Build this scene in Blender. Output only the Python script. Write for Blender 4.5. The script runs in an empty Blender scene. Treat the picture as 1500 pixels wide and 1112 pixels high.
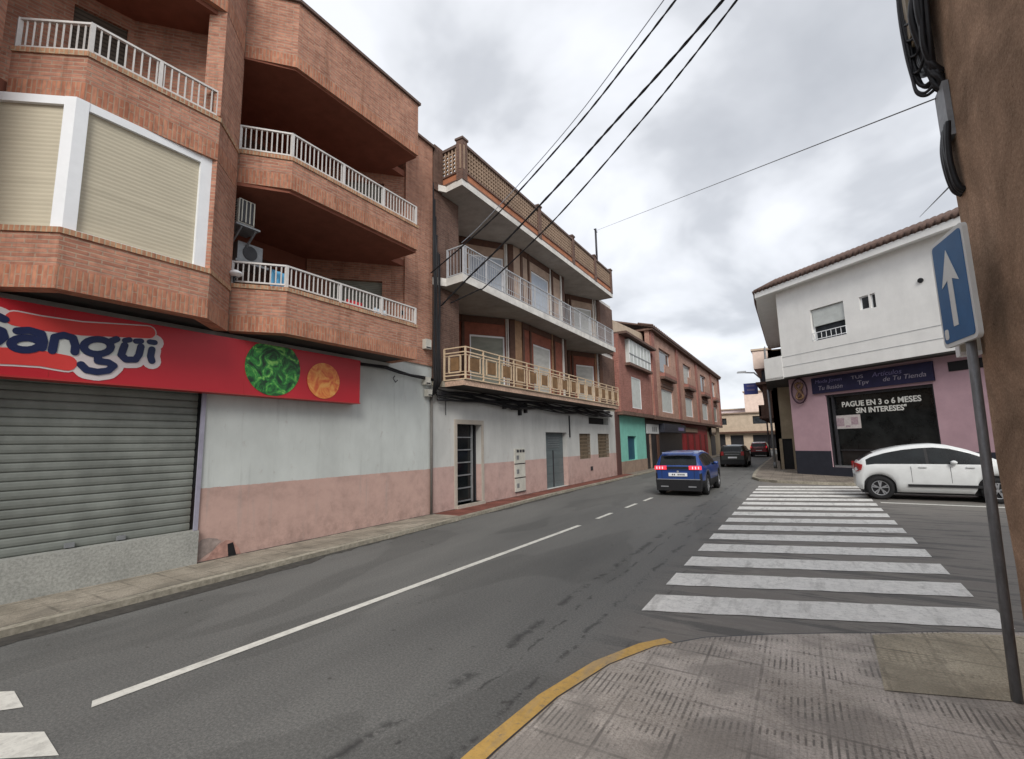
import bpy, math, random
import numpy as np
from mathutils import Vector, Matrix
random.seed(7)
R = math.radians
sc = bpy.context.scene
C = sc.collection

# ---------------------------------------------------------------- camera
FPX, PCX, PCY, CAMH = 690.0, 750.0, 556.0, 1.8          # photo is 1500 x 1112
YAW, PITCH, ROLL = R(30.983), R(7.7396), R(-1.2)
fw = Vector((-math.sin(YAW)*math.cos(PITCH), math.cos(YAW)*math.cos(PITCH), math.sin(PITCH)))
rt0 = fw.cross(Vector((0, 0, 1))).normalized(); up0 = rt0.cross(fw)
rt = rt0*math.cos(ROLL) + up0*math.sin(ROLL); up = -rt0*math.sin(ROLL) + up0*math.cos(ROLL)
cam_d = bpy.data.cameras.new('camera'); cam = bpy.data.objects.new('camera', cam_d); C.objects.link(cam)
cam.matrix_world = Matrix(((rt.x, up.x, -fw.x, 0), (rt.y, up.y, -fw.y, 0), (rt.z, up.z, -fw.z, CAMH), (0, 0, 0, 1)))
cam_d.sensor_width = 36; cam_d.lens = 36*FPX/1500; cam_d.clip_start = .05; cam_d.clip_end = 2000
sc.camera = cam

def onx(px, py, x):                                       # a pixel on the plane of a facade
    d = rt*((px-PCX)/FPX) - up*((py-PCY)/FPX) + fw
    t = x/d.x
    return Vector((x, d.y*t, CAMH + d.z*t))

# ---------------------------------------------------------------- sky and light
w = bpy.data.worlds.new('World'); sc.world = w; w.use_nodes = True
nt = w.node_tree; N = nt.nodes; Lk = nt.links
for n in list(N): N.remove(n)
out = N.new('ShaderNodeOutputWorld'); bg = N.new('ShaderNodeBackground'); Lk.new(bg.outputs[0], out.inputs[0])
bg.inputs[1].default_value = .1
sky = N.new('ShaderNodeTexSky'); sky.sky_type = 'NISHITA'; sky.sun_disc = False
sky.sun_elevation = R(38); sky.sun_rotation = R(150)
tc = N.new('ShaderNodeTexCoord')
sep = N.new('ShaderNodeSeparateXYZ'); Lk.new(tc.outputs['Generated'], sep.inputs[0])
ad = N.new('ShaderNodeMath'); ad.operation = 'ADD'; ad.inputs[1].default_value = .38; Lk.new(sep.outputs[2], ad.inputs[0])
mx = N.new('ShaderNodeMath'); mx.operation = 'MAXIMUM'; mx.inputs[1].default_value = .08; Lk.new(ad.outputs[0], mx.inputs[0])
dx = N.new('ShaderNodeMath'); dx.operation = 'DIVIDE'; Lk.new(sep.outputs[0], dx.inputs[0]); Lk.new(mx.outputs[0], dx.inputs[1])
dy = N.new('ShaderNodeMath'); dy.operation = 'DIVIDE'; Lk.new(sep.outputs[1], dy.inputs[0]); Lk.new(mx.outputs[0], dy.inputs[1])
cb = N.new('ShaderNodeCombineXYZ'); Lk.new(dx.outputs[0], cb.inputs[0]); Lk.new(dy.outputs[0], cb.inputs[1])
n1 = N.new('ShaderNodeTexNoise'); n1.inputs['Scale'].default_value = 2.0; n1.inputs['Detail'].default_value = 5
n1.inputs['Roughness'].default_value = .5; n1.inputs['Distortion'].default_value = .25
mpn = N.new('ShaderNodeMapping'); mpn.inputs['Location'].default_value = (3.1, 7.4, 0); mpn.inputs['Rotation'].default_value = (0, 0, R(35)); mpn.inputs['Scale'].default_value = (1, 1.0, 1)
Lk.new(cb.outputs[0], mpn.inputs[0]); Lk.new(mpn.outputs[0], n1.inputs['Vector'])
rmp = N.new('ShaderNodeValToRGB'); Lk.new(n1.outputs['Fac'], rmp.inputs[0])
e = rmp.color_ramp.elements
e[0].position = .34; e[0].color = (.39, .405, .435, 1)
e[1].position = .60; e[1].color = (.68, .695, .73, 1)
k = rmp.color_ramp.elements.new(.44); k.color = (.46, .475, .505, 1)
k = rmp.color_ramp.elements.new(.51); k.color = (.58, .595, .625, 1)
vm = N.new('ShaderNodeVectorMath'); vm.operation = 'SCALE'; vm.inputs['Scale'].default_value = 8.4; Lk.new(rmp.outputs[0], vm.inputs[0])
mix = N.new('ShaderNodeMixRGB'); mix.inputs[0].default_value = .93; Lk.new(sky.outputs[0], mix.inputs[1]); Lk.new(vm.outputs[0], mix.inputs[2])
Lk.new(mix.outputs[0], bg.inputs[0])

sd = bpy.data.lights.new('sun', 'SUN'); sd.energy = 1.5; sd.angle = R(25); sd.color = (1, .96, .9)
sun = bpy.data.objects.new('sun', sd); C.objects.link(sun)
sdir = Vector((math.sin(R(150))*math.cos(R(38)), math.cos(R(150))*math.cos(R(38)), math.sin(R(38))))
sun.rotation_euler = sdir.to_track_quat('Z', 'Y').to_euler()
sc.view_settings.view_transform = 'Standard'; sc.view_settings.look = 'None'
sc.view_settings.exposure = .85; sc.view_settings.gamma = 1

# ---------------------------------------------------------------- materials
def newmat(name):
    m = bpy.data.materials.new(name); m.use_nodes = True
    t = m.node_tree; b = t.nodes['Principled BSDF']
    return m, t, b
def ramp(t, src, stops):
    r = t.nodes.new('ShaderNodeValToRGB'); t.links.new(src, r.inputs[0])
    el = r.color_ramp.elements
    el[0].position, el[0].color = stops[0][0], (*stops[0][1], 1)
    el[1].position, el[1].color = stops[-1][0], (*stops[-1][1], 1)
    for p, c in stops[1:-1]:
        q = el.new(p); q.color = (*c, 1)
    return r.outputs[0]
def noise(t, scale, detail=4, rough=.6, vec=None, stretch=None, dist=0):
    n = t.nodes.new('ShaderNodeTexNoise'); n.inputs['Scale'].default_value = scale
    n.inputs['Detail'].default_value = detail; n.inputs['Roughness'].default_value = rough; n.inputs['Distortion'].default_value = dist
    if vec is None:
        c = t.nodes.new('ShaderNodeTexCoord'); vec = c.outputs['UV']
    if stretch:
        mp = t.nodes.new('ShaderNodeMapping'); mp.inputs['Scale'].default_value = stretch
        t.links.new(vec, mp.inputs[0]); vec = mp.outputs[0]
    t.links.new(vec, n.inputs['Vector'])
    return n.outputs['Fac']
def mixc(t, a, b, f, mode='MIX'):
    m = t.nodes.new('ShaderNodeMixRGB'); m.blend_type = mode
    for i, v in ((0, f), (1, a), (2, b)):
        if isinstance(v, (int, float)): m.inputs[i].default_value = v
        elif isinstance(v, tuple): m.inputs[i].default_value = (*v, 1)
        else: t.links.new(v, m.inputs[i])
    return m.outputs[0]
def bump(t, b, h, s=.3, d=.01):
    n = t.nodes.new('ShaderNodeBump'); n.inputs['Strength'].default_value = s; n.inputs['Distance'].default_value = d
    t.links.new(h, n.inputs['Height']); t.links.new(n.outputs[0], b.inputs['Normal'])
def k3(c, f): return tuple(min(1, x*f) for x in c)

def plain(name, col, rough=.6, var=.12, scale=6, metal=0, spec=.3, dirt=0, streak=False):
    m, t, b = newmat(name)
    f = noise(t, scale, 5, .65)
    c = ramp(t, f, [(.3, k3(col, 1-var)), (.7, k3(col, 1+var))])
    if dirt:
        g = noise(t, 1.6, 6, .7, stretch=(1, .25, 1) if streak else None)
        g = ramp(t, g, [(.42, (0, 0, 0)), (.72, (dirt,)*3)])
        c = mixc(t, c, k3(col, .35), g)
    t.links.new(c, b.inputs['Base Color'])
    b.inputs['Roughness'].default_value = rough; b.inputs['Metallic'].default_value = metal
    b.inputs['Specular IOR Level'].default_value = spec
    return m

def brick(name, c1, c2, mortar, bw=.25, bh=.056, rot=False, tint=None, msize=.009):
    m, t, b = newmat(name)
    tcn = t.nodes.new('ShaderNodeTexCoord'); vec = tcn.outputs['UV']
    if rot:
        mp = t.nodes.new('ShaderNodeMapping'); mp.inputs['Rotation'].default_value = (0, 0, R(90)); t.links.new(vec, mp.inputs[0]); vec = mp.outputs[0]
    br = t.nodes.new('ShaderNodeTexBrick'); t.links.new(vec, br.inputs['Vector'])
    br.inputs['Scale'].default_value = 1; br.inputs['Brick Width'].default_value = bw; br.inputs['Row Height'].default_value = bh
    br.inputs['Mortar Size'].default_value = msize; br.inputs['Mortar Smooth'].default_value = .3; br.inputs['Bias'].default_value = -.1
    br.inputs['Color1'].default_value = (*c1, 1); br.inputs['Color2'].default_value = (*c2, 1); br.inputs['Mortar'].default_value = (*mortar, 1)
    # second brick layer picks a few pale or dark bricks
    f = noise(t, 1.1, 5, .65)
    v = ramp(t, f, [(.3, (.80, .77, .76)), (.7, (1.14, 1.13, 1.12))])
    c = mixc(t, br.outputs['Color'], v, 1.0, 'MULTIPLY')
    f2 = noise(t, 9, 2, .5, stretch=(.9, 2.6, 1) if not rot else (2.6, .9, 1))
    v2 = ramp(t, f2, [(.34, (.72, .70, .70)), (.5, (1, 1, 1)), (.66, (1.25, 1.25, 1.15))])
    c = mixc(t, c, v2, .55, 'MULTIPLY')
    st = ramp(t, noise(t, 2.4, 5, .7, stretch=(2.0, .22, 1)), [(.5, (1, 1, 1)), (.72, (.68, .66, .64))]); c = mixc(t, c, st, 1.0, 'MULTIPLY')
    ef = ramp(t, noise(t, 4.0, 6, .8), [(.62, (0, 0, 0)), (.72, (.22,)*3)]); c = mixc(t, c, (.5, .42, .36), ef)
    t.links.new(c, b.inputs['Base Color']); b.inputs['Roughness'].default_value = .85; b.inputs['Specular IOR Level'].default_value = .2
    inv = t.nodes.new('ShaderNodeMath'); inv.operation = 'SUBTRACT'; inv.inputs[0].default_value = 1; t.links.new(br.outputs['Fac'], inv.inputs[1])
    bump(t, b, inv.outputs[0], .5, .008)
    return m

M = {}
M['brick'] = brick('red_brick', (.47, .235, .165), (.34, .155, .108), (.38, .27, .205))
M['brick_soldier'] = brick('upright_brick', (.48, .225, .145), (.36, .145, .09), (.38, .25, .18), rot=True)
M['brick_cap'] = brick('brick_coping', (.48, .28, .17), (.35, .16, .10), (.42, .35, .25), rot=True)
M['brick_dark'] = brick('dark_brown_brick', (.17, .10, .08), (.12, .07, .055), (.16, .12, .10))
M['brick_orange'] = brick('orange_brick', (.46, .21, .12), (.36, .14, .08), (.38, .26, .2), rot=True)
M['brick_far'] = brick('worn_pink_brick', (.47, .28, .22), (.38, .20, .16), (.42, .32, .26))
M['brick_far2'] = brick('worn_red_brick', (.36, .15, .125), (.28, .11, .09), (.30, .2, .17))
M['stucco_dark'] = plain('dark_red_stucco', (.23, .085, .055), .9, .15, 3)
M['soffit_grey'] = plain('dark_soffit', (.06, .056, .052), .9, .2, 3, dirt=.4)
M['coping'] = plain('dark_coping_tile', (.13, .09, .075), .8, .3, 9)
M['white_rail'] = plain('white_painted_metal', (.62, .60, .58), .45, .08, 12, dirt=.3)
M['white_frame'] = plain('white_window_frame', (.78, .80, .82), .4, .04, 4)
M['black'] = plain('black_rubber', (.012, .012, .014), .5, .3, 10)
M['dark_metal'] = plain('dark_metal', (.035, .035, .04), .45, .25, 8)
M['grey_metal'] = plain('galvanised_metal', (.26, .27, .28), .5, .18, 9, metal=.35, dirt=.4)
M['granite'] = None
M['blue_cloth'] = plain('blue_cloth', (.12, .38, .62), .9, .3, 9)
M['red_cloth'] = plain('red_cloth', (.5, .04, .05), .9, .3, 9)
M['pale_cloth'] = plain('pale_cloth', (.45, .55, .62), .9, .2, 9)
M['cream'] = plain('cream_metal', (.62, .48, .33), .55, .15, 8, dirt=.5)
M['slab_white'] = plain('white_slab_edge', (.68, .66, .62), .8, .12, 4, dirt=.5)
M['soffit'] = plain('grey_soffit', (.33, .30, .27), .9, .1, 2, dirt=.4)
M['orange_panel'] = plain('orange_panel', (.42, .17, .09), .8, .2, 5, dirt=.4)
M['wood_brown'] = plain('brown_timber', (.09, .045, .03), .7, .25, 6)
M['panel_brown'] = plain('brown_rail_panel', (.20, .115, .055), .8, .3, 5, dirt=.5)
M['wood_tan'] = plain('ochre_panel', (.33, .20, .115), .7, .25, 6, dirt=.4)
M['wall_pinkgrey'] = plain('pinkish_panel', (.40, .29, .22), .8, .15, 5, dirt=.4)
M['mottled'] = plain('mottled_pink_trim', (.52, .36, .27), .85, .35, 14, dirt=.7)
M['terracotta'] = plain('terracotta', (.25, .085, .055), .8, .2, 5, dirt=.4)
M['mesh_grey'] = plain('pale_blue_metal', (.40, .45, .52), .5, .1, 8)
M['tile_roof'] = plain('clay_roof_tile', (.13, .085, .07), .85, .35, 8)
M['white_wall'] = plain('white_render', (.80, .795, .77), .85, .05, 1.5, dirt=.12, streak=True)
M['pink_wall'] = plain('mauve_render', (.47, .31, .35), .85, .07, 1.5, dirt=.15)
M['plinth_dark'] = plain('dark_blue_grey_plinth', (.028, .030, .042), .5, .15, 4)
M['navy'] = plain('navy_banner', (.018, .017, .05), .55, .2, 4)
M['lilac_text'] = plain('lilac_lettering', (.17, .15, .28), .6, .1, 4)
M['pale_text'] = plain('pale_lettering', (.30, .27, .33), .6, .1, 4)
M['white_text'] = plain('white_lettering', (.70, .70, .66), .6, .1, 4)
M['poster'] = plain('faded_poster', (.58, .53, .52), .7, .15, 9)
M['poster_ink'] = plain('poster_ink', (.40, .30, .33), .7, .3, 12)
M['beige_wall'] = plain('beige_render', (.38, .31, .22), .9, .15, 1.5, dirt=.35, streak=True)
M['peach_wall'] = plain('peach_render', (.72, .58, .50), .9, .1, 1.5, dirt=.2)
M['cream_wall'] = plain('cream_render', (.52, .42, .32), .9, .1, 1.5, dirt=.3)
M['turquoise'] = plain('turquoise_render', (.20, .50, .42), .85, .08, 2, dirt=.15)
M['turq_door'] = plain('dark_teal_door', (.02, .07, .12), .5, .15, 4)
M['shop_red'] = plain('red_shopfront', (.33, .03, .035), .6, .2, 3)
M['shop_black'] = plain('black_shopfront', (.02, .02, .023), .4, .2, 3)
M['shop_white'] = plain('white_fascia', (.5, .52, .52), .6, .1, 3)
M['sand'] = plain('sandstone_plinth', (.30, .22, .17), .9, .15, 4, dirt=.4)
M['shutter_white'] = plain('white_shutter', (.55, .58, .56), .6, .1, 3, dirt=.2)
M['sign_blue'] = plain('traffic_blue', (.032, .13, .30), .35, .12, 5)
M['sign_white'] = plain('traffic_white', (.72, .74, .73), .4, .05, 5, dirt=.15)
M['pole_grey'] = plain('worn_grey_pole', (.22, .225, .235), .5, .3, 5, metal=.3, dirt=.5)
M['zinc_box'] = plain('off_white_plastic', (.55, .54, .48), .6, .12, 5, dirt=.35)
M['signred'] = plain('red_sign_sheet', (.47, .02, .032), .35, .05, 1.2)
M['signred_dark'] = plain('deep_red_stripe', (.40, .035, .035), .4, .05, 2)
M['signred_light'] = plain('light_red_stripe', (.60, .05, .045), .4, .05, 2)
M['signnavy'] = plain('navy_letter', (.012, .02, .07), .4, .1, 5)
M['signwhite'] = plain('white_letter_outline', (.62, .56, .56), .4, .05, 5)
M['aqua_white'] = plain('letter_backing', (.52, .54, .52), .4, .05, 5)
M['tyre'] = plain('tyre_rubber', (.016, .016, .017), .8, .2, 10)
M['rim'] = plain('alloy_rim', (.38, .39, .41), .35, .15, 8, metal=.6)
M['bumper'] = plain('black_bumper_plastic', (.018, .018, .02), .6, .15, 8)
M['yellow'] = None

def carpaint(name, col, coat=.6):
    m, t, b = newmat(name); b.inputs['Base Color'].default_value = (*col, 1); b.inputs['Roughness'].default_value = .35
    b.inputs['Coat Weight'].default_value = coat; b.inputs['Coat Roughness'].default_value = .06
    f = noise(t, 3, 4); c = ramp(t, f, [(.3, k3(col, .92)), (.7, k3(col, 1.06))]); t.links.new(c, b.inputs['Base Color'])
    return m
M['car_blue'] = carpaint('blue_car_paint', (.006, .042, .20))
M['car_white'] = carpaint('white_car_paint', (.66, .68, .68))
M['car_dark'] = carpaint('dark_green_car_paint', (.025, .03, .028))
M['car_red'] = carpaint('red_car_paint', (.28, .02, .03))
def glassy(name, col, rough=.06):
    m, t, b = newmat(name); b.inputs['Base Color'].default_value = (*col, 1); b.inputs['Roughness'].default_value = rough
    b.inputs['Specular IOR Level'].default_value = .35
    f = noise(t, 2.5, 3); c = ramp(t, f, [(.35, k3(col, .6)), (.65, k3(col, 1.5))]); t.links.new(c, b.inputs['Base Color'])
    return m
M['glass_dark'] = glassy('dark_glass', (.008, .010, .011), .12)
M['glass_shop'] = glassy('shop_glass', (.012, .013, .013), .12)
M['glass_house'] = glassy('window_glass', (.03, .035, .04), .1)
def emis(name, col, s):
    m, t, b = newmat(name); b.inputs['Base Color'].default_value = (*col, 1)
    b.inputs['Emission Color'].default_value = (*col, 1); b.inputs['Emission Strength'].default_value = s; return m
M['tail_on'] = emis('lit_tail_lamp', (.95, .035, .06), .38)
M['tail_core'] = emis('lit_tail_lamp_core', (1, .35, .42), .8)
M['tail_off'] = plain('red_lens', (.30, .02, .02), .25, .1, 5)

def slatmat(name, col, period, depth=.6, rough=.6, gap=.22, var=.15):
    """horizontal roller-shutter slats: base colour darkens towards each slat edge + bump"""
    m, t, b = newmat(name)
    tcn = t.nodes.new('ShaderNodeTexCoord'); sp = t.nodes.new('ShaderNodeSeparateXYZ'); t.links.new(tcn.outputs['UV'], sp.inputs[0])
    a = t.nodes.new('ShaderNodeMath'); a.operation = 'DIVIDE'; a.inputs[1].default_value = period; t.links.new(sp.outputs[1], a.inputs[0])
    fr = t.nodes.new('ShaderNodeMath'); fr.operation = 'FRACT'; t.links.new(a.outputs[0], fr.inputs[0])
    pp = t.nodes.new('ShaderNodeMath'); pp.operation = 'PINGPONG'; pp.inputs[1].default_value = .5; t.links.new(fr.outputs[0], pp.inputs[0])
    f = noise(t, 2.0, 4, stretch=(1, 3, 1)); c = ramp(t, f, [(.3, k3(col, 1-var)), (.7, k3(col, 1+var))])
    g = ramp(t, pp.outputs[0], [(0, (1-depth,)*3), (gap, (1, 1, 1))])
    t.links.new(mixc(t, c, g, 1.0, 'MULTIPLY'), b.inputs['Base Color']); b.inputs['Roughness'].default_value = rough
    b.inputs['Specular IOR Level'].default_value = .3
    bump(t, b, pp.outputs[0], .5, .01)
    return m
M['blind_beige'] = slatmat('beige_blind', (.495, .45, .345), .055, .10, .7, .12, .05)
M['blind_grey'] = slatmat('grey_green_blind', (.26, .27, .23), .045, .3, .7, .2)
M['blind_white'] = slatmat('pale_blind', (.50, .50, .47), .05, .3, .7, .2)
M['door_grey'] = slatmat('grey_steel_door', (.12, .145, .15), .3, .2, .5, .1)
M['grille'] = slatmat('brown_grille', (.11, .09, .07), .07, .6, .6, .3)

# painted lower / upper wall of the left buildings
def wall2(name, top, low, line, stain=.5):
    m, t, b = newmat(name)
    tcn = t.nodes.new('ShaderNodeTexCoord'); sp = t.nodes.new('ShaderNodeSeparateXYZ'); t.links.new(tcn.outputs['UV'], sp.inputs[0])
    wob = noise(t, 7, 6, .8)
    a = t.nodes.new('ShaderNodeMath'); a.operation = 'MULTIPLY_ADD'; a.inputs[1].default_value = .045; t.links.new(wob, a.inputs[0]); t.links.new(sp.outputs[1], a.inputs[2])
    gt = t.nodes.new('ShaderNodeMath'); gt.operation = 'GREATER_THAN'; gt.inputs[1].default_value = line+.022; t.links.new(a.outputs[0], gt.inputs[0])
    ft = ramp(t, noise(t, 1.2, 5, .6, stretch=(1, .5, 1)), [(.35, k3(top, .86)), (.65, k3(top, 1.06))])
    fl = ramp(t, noise(t, 2.3, 6, .7), [(.3, k3(low, .80)), (.5, low), (.7, k3(low, 1.1))])
    c = mixc(t, fl, ft, gt.outputs[0])
    # grime near the pavement and rust-coloured blotches low down
    mr = t.nodes.new('ShaderNodeMapRange'); mr.inputs[1].default_value = .0; mr.inputs[2].default_value = .75; mr.inputs[3].default_value = 1; mr.inputs[4].default_value = 0
    t.links.new(sp.outputs[1], mr.inputs[0])
    g = ramp(t, noise(t, 3.2, 7, .75), [(.45, (0, 0, 0)), (.65, (stain,)*3)])
    gm = mixc(t, g, mr.outputs[0], 1.0, 'MULTIPLY')
    c = mixc(t, c, k3(low, .42), gm)
    dr = ramp(t, noise(t, 3.0, 5, .7, stretch=(2.6, .16, 1)), [(.56, (0, 0, 0)), (.72, (.32,)*3)]); c = mixc(t, c, k3(top, .5), dr)
    pe = ramp(t, noise(t, 11, 6, .8, dist=.3), [(.655, (0, 0, 0)), (.67, (.5,)*3)]); c = mixc(t, c, (.36, .31, .27), pe)
    g2 = ramp(t, noise(t, 5.5, 5, .7, stretch=(1, .45, 1), dist=.6), [(.62, (0, 0, 0)), (.72, (.35,)*3)])
    c = mixc(t, c, k3(low, .55), g2)
    t.links.new(c, b.inputs['Base Color']); b.inputs['Roughness'].default_value = .85; b.inputs['Specular IOR Level'].default_value = .2
    bump(t, b, noise(t, 40, 3), .12, .004)
    return m
M['wall_b1'] = wall2('white_and_pink_render', (.54, .57, .55), (.49, .335, .29), 1.2, .7)
M['wall_b2'] = wall2('aged_white_and_pink_render', (.52, .525, .505), (.48, .335, .30), 1.22, .6)

def speck(name, base, dark, light, scale, rough=.8, b_s=.2, big=None, bigs=.35):
    m, t, b = newmat(name)
    f = noise(t, scale, 3, .7); c = ramp(t, f, [(.34, dark), (.5, base), (.66, light)])
    if big:
        g = noise(t, bigs, 5, .6); v = ramp(t, g, [(.35, (big[0],)*3), (.65, (big[1],)*3)]); c = mixc(t, c, v, 1.0, 'MULTIPLY')
    t.links.new(c, b.inputs['Base Color']); b.inputs['Roughness'].default_value = rough; b.inputs['Specular IOR Level'].default_value = .25
    bump(t, b, f, b_s, .004); return m
M['granite'] = speck('grey_granite_slab', (.33, .335, .31), (.26, .265, .245), (.40, .405, .38), 30, .6, .03, (.85, 1.1), 1.5)
M['concrete'] = speck('pale_kerbstone', (.30, .275, .22), (.22, .2, .16), (.37, .34, .28), 14, .85, .2, (.7, 1.2), 1.2)
M['brown_wall'] = None

# asphalt with tyre-worn lanes, seams and oil marks
def asphalt():
    m, t, b = newmat('worn_asphalt')
    f = noise(t, 48, 5, .95); c = ramp(t, f, [(.34, (.07, .071, .069)), (.5, (.13, .131, .126)), (.66, (.225, .224, .213))])
    g = ramp(t, noise(t, .45, 6, .6, stretch=(1.8, .35, 1)), [(.3, (.78, .78, .78)), (.7, (1.18, 1.17, 1.15))])
    c = mixc(t, c, g, 1.0, 'MULTIPLY')
    # dark sealed cracks running along the street on the right-hand lane
    tcn = t.nodes.new('ShaderNodeTexCoord'); sp = t.nodes.new('ShaderNodeSeparateXYZ'); t.links.new(tcn.outputs['UV'], sp.inputs[0])
    wv = noise(t, .9, 6, .7, stretch=(.5, .45, 1))
    mu = t.nodes.new('ShaderNodeMath'); mu.operation = 'MULTIPLY_ADD'; mu.inputs[1].default_value = .55; t.links.new(wv, mu.inputs[0]); t.links.new(sp.outputs[0], mu.inputs[2])
    masks = None
    for x0, wd in ((-2.15, .035), (-1.95, .012), (-1.62, .020), (-1.2, .012)):
        s = t.nodes.new('ShaderNodeMath'); s.operation = 'SUBTRACT'; s.inputs[1].default_value = x0; t.links.new(mu.outputs[0], s.inputs[0])
        ab = t.nodes.new('ShaderNodeMath'); ab.operation = 'ABSOLUTE'; t.links.new(s.outputs[0], ab.inputs[0])
        mr = t.nodes.new('ShaderNodeMapRange'); mr.inputs[1].default_value = 0; mr.inputs[2].default_value = wd*2; mr.inputs[3].default_value = 1; mr.inputs[4].default_value = 0
        t.links.new(ab.outputs[0], mr.inputs[0])
        masks = mr.outputs[0] if masks is None else mixc(t, masks, mr.outputs[0], 1.0, 'ADD')
    brk = ramp(t, noise(t, 1.6, 6, .75), [(.49, (0, 0, 0)), (.53, (.8, .8, .8))])
    c = mixc(t, c, (.035, .035, .035), mixc(t, masks, brk, 1.0, 'MULTIPLY'))
    pt = ramp(t, noise(t, .8, 2, .4, stretch=(1, .3, 1)), [(.55, (1, 1, 1)), (.57, (.84, .84, .84))]); c = mixc(t, c, pt, 1.0, 'MULTIPLY')
    sp2 = ramp(t, noise(t, 6.5, 3, .55), [(.68, (0, 0, 0)), (.74, (.7, .7, .7))])
    c = mixc(t, c, (.045, .043, .04), sp2)
    # brownish dust on the side street
    mr = t.nodes.new('ShaderNodeMapRange'); mr.inputs[1].default_value = -1.9; mr.inputs[2].default_value = -1.2; t.links.new(sp.outputs[0], mr.inputs[0])
    ob = ramp(t, noise(t, 1.4, 6, .72, stretch=(.35, 2.2, 1)), [(.45, (.20, .18, .16)), (.5, (.235, .215, .19)), (.58, (.10, .093, .086))])
    c = mixc(t, c, mixc(t, c, ob, .7), mr.outputs[0])
    t.links.new(c, b.inputs['Base Color'])
    b.inputs['Roughness'].default_value = .72; b.inputs['Specular IOR Level'].default_value = .35
    bump(t, b, f, .35, .004); return m
M['asphalt'] = asphalt()

def paint(name, col, wear=.5):
    m, t, b = newmat(name)
    f = noise(t, 9, 6, .75); c = ramp(t, f, [(.3, k3(col, .72)), (.55, col)])
    g = ramp(t, noise(t, 17, 6, .85), [(.54, (0, 0, 0)), (.64, (wear,)*3)])
    g3 = ramp(t, noise(t, 2.2, 5, .7, stretch=(2.5, .5, 1)), [(.52, (0, 0, 0)), (.66, (.45,)*3)]); c = mixc(t, c, (.26, .25, .23), g3)
    c = mixc(t, c, (.15, .145, .135), g)
    g2 = ramp(t, noise(t, 1.1, 4, .6), [(.4, (0, 0, 0)), (.75, (.3,)*3)])
    c = mixc(t, c, k3(col, .65), g2)
    t.links.new(c, b.inputs['Base Color']); b.inputs['Roughness'].default_value = .7; return m
M['paint_white'] = paint('worn_white_paint', (.78, .77, .73))
M['paint_line'] = paint('cream_white_paint', (.70, .69, .63), .3)
M['yellow'] = paint('worn_yellow_paint', (.60, .37, .10), .7)

# ribbed grey-pink paving tiles, yellow studded tiles
def tiles(name, col, size, groove, gdark, stain, studs=False, joint=.008, sizex=None):
    m, t, b = newmat(name)
    tcn = t.nodes.new('ShaderNodeTexCoord'); vec = tcn.outputs['UV']; sp = t.nodes.new('ShaderNodeSeparateXYZ'); t.links.new(vec, sp.inputs[0])
    def saw(sock, per, lo, hi):
        a = t.nodes.new('ShaderNodeMath'); a.operation = 'DIVIDE'; a.inputs[1].default_value = per; t.links.new(sock, a.inputs[0])
        p = t.nodes.new('ShaderNodeMath'); p.operation = 'PINGPONG'; p.inputs[1].default_value = .5; t.links.new(a.outputs[0], p.inputs[0])
        return ramp(t, p.outputs[0], [(lo, (0, 0, 0)), (hi, (1, 1, 1))])
    f = noise(t, 55, 5, .85); c = ramp(t, f, [(.34, k3(col, .58)), (.5, col), (.66, k3(col, 1.35))])
    c = mixc(t, c, ramp(t, noise(t, 1.4, 5, .65), [(.35, (.74, .72, .70)), (.65, (1.12, 1.1, 1.1))]), 1.0, 'MULTIPLY')
    rib = saw(sp.outputs[0], groove, .10, .22)
    if studs: rib = mixc(t, rib, saw(sp.outputs[1], groove, .10, .22), 1.0, 'MULTIPLY')
    # dirt packed in the grooves only in blotches
    dm = ramp(t, noise(t, 2.1, 7, .8, stretch=(.5, 1.3, 1), dist=.4), [(.51, (.03,)*3), (.56, (stain,)*3)])
    gi = t.nodes.new('ShaderNodeInvert'); t.links.new(rib, gi.inputs[1])
    c = mixc(t, c, k3(col, gdark), mixc(t, gi.outputs[0], dm, 1.0, 'MULTIPLY'))
    dm2 = ramp(t, noise(t, 1.25, 6, .62, dist=.5), [(.48, (0,)*3), (.57, (.55,)*3)])
    c = mixc(t, c, k3(col, .45), dm2)
    jx = saw(sp.outputs[0], sizex or size, joint/size, joint/size*1.8); jy = saw(sp.outputs[1], size, joint/size, joint/size*1.8)
    ji = t.nodes.new('ShaderNodeInvert'); t.links.new(mixc(t, jx, jy, 1.0, 'MULTIPLY'), ji.inputs[1])
    c = mixc(t, c, k3(col, .3), mixc(t, ji.outputs[0], ramp(t, noise(t, 2.2, 4, .6), [(.42, (.06,)*3), (.62, (.6,)*3)]), 1.0, 'MULTIPLY'))
    t.links.new(c, b.inputs['Base Color']); b.inputs['Roughness'].default_value = .8; b.inputs['Specular IOR Level'].default_value = .2
    bump(t, b, rib, .5, .006); return m
M['tile_pave'] = tiles('ribbed_paving', (.485, .445, .40), .40, .040, .30, .85)
M['tile_yellow'] = tiles('studded_yellow_paving', (.47, .42, .32), .40, .052, .42, .55, True)
M['tile_left'] = tiles('old_green_grey_paving', (.33, .30, .245), .42, .10, .5, .5, joint=.012)
M['tile_red'] = tiles('red_paving', (.22, .085, .065), .33, .08, .6, .4, joint=.012)
M['tile_far'] = tiles('dusty_paving', (.25, .22, .185), .4, .1, .5, .4, joint=.012)

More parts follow.
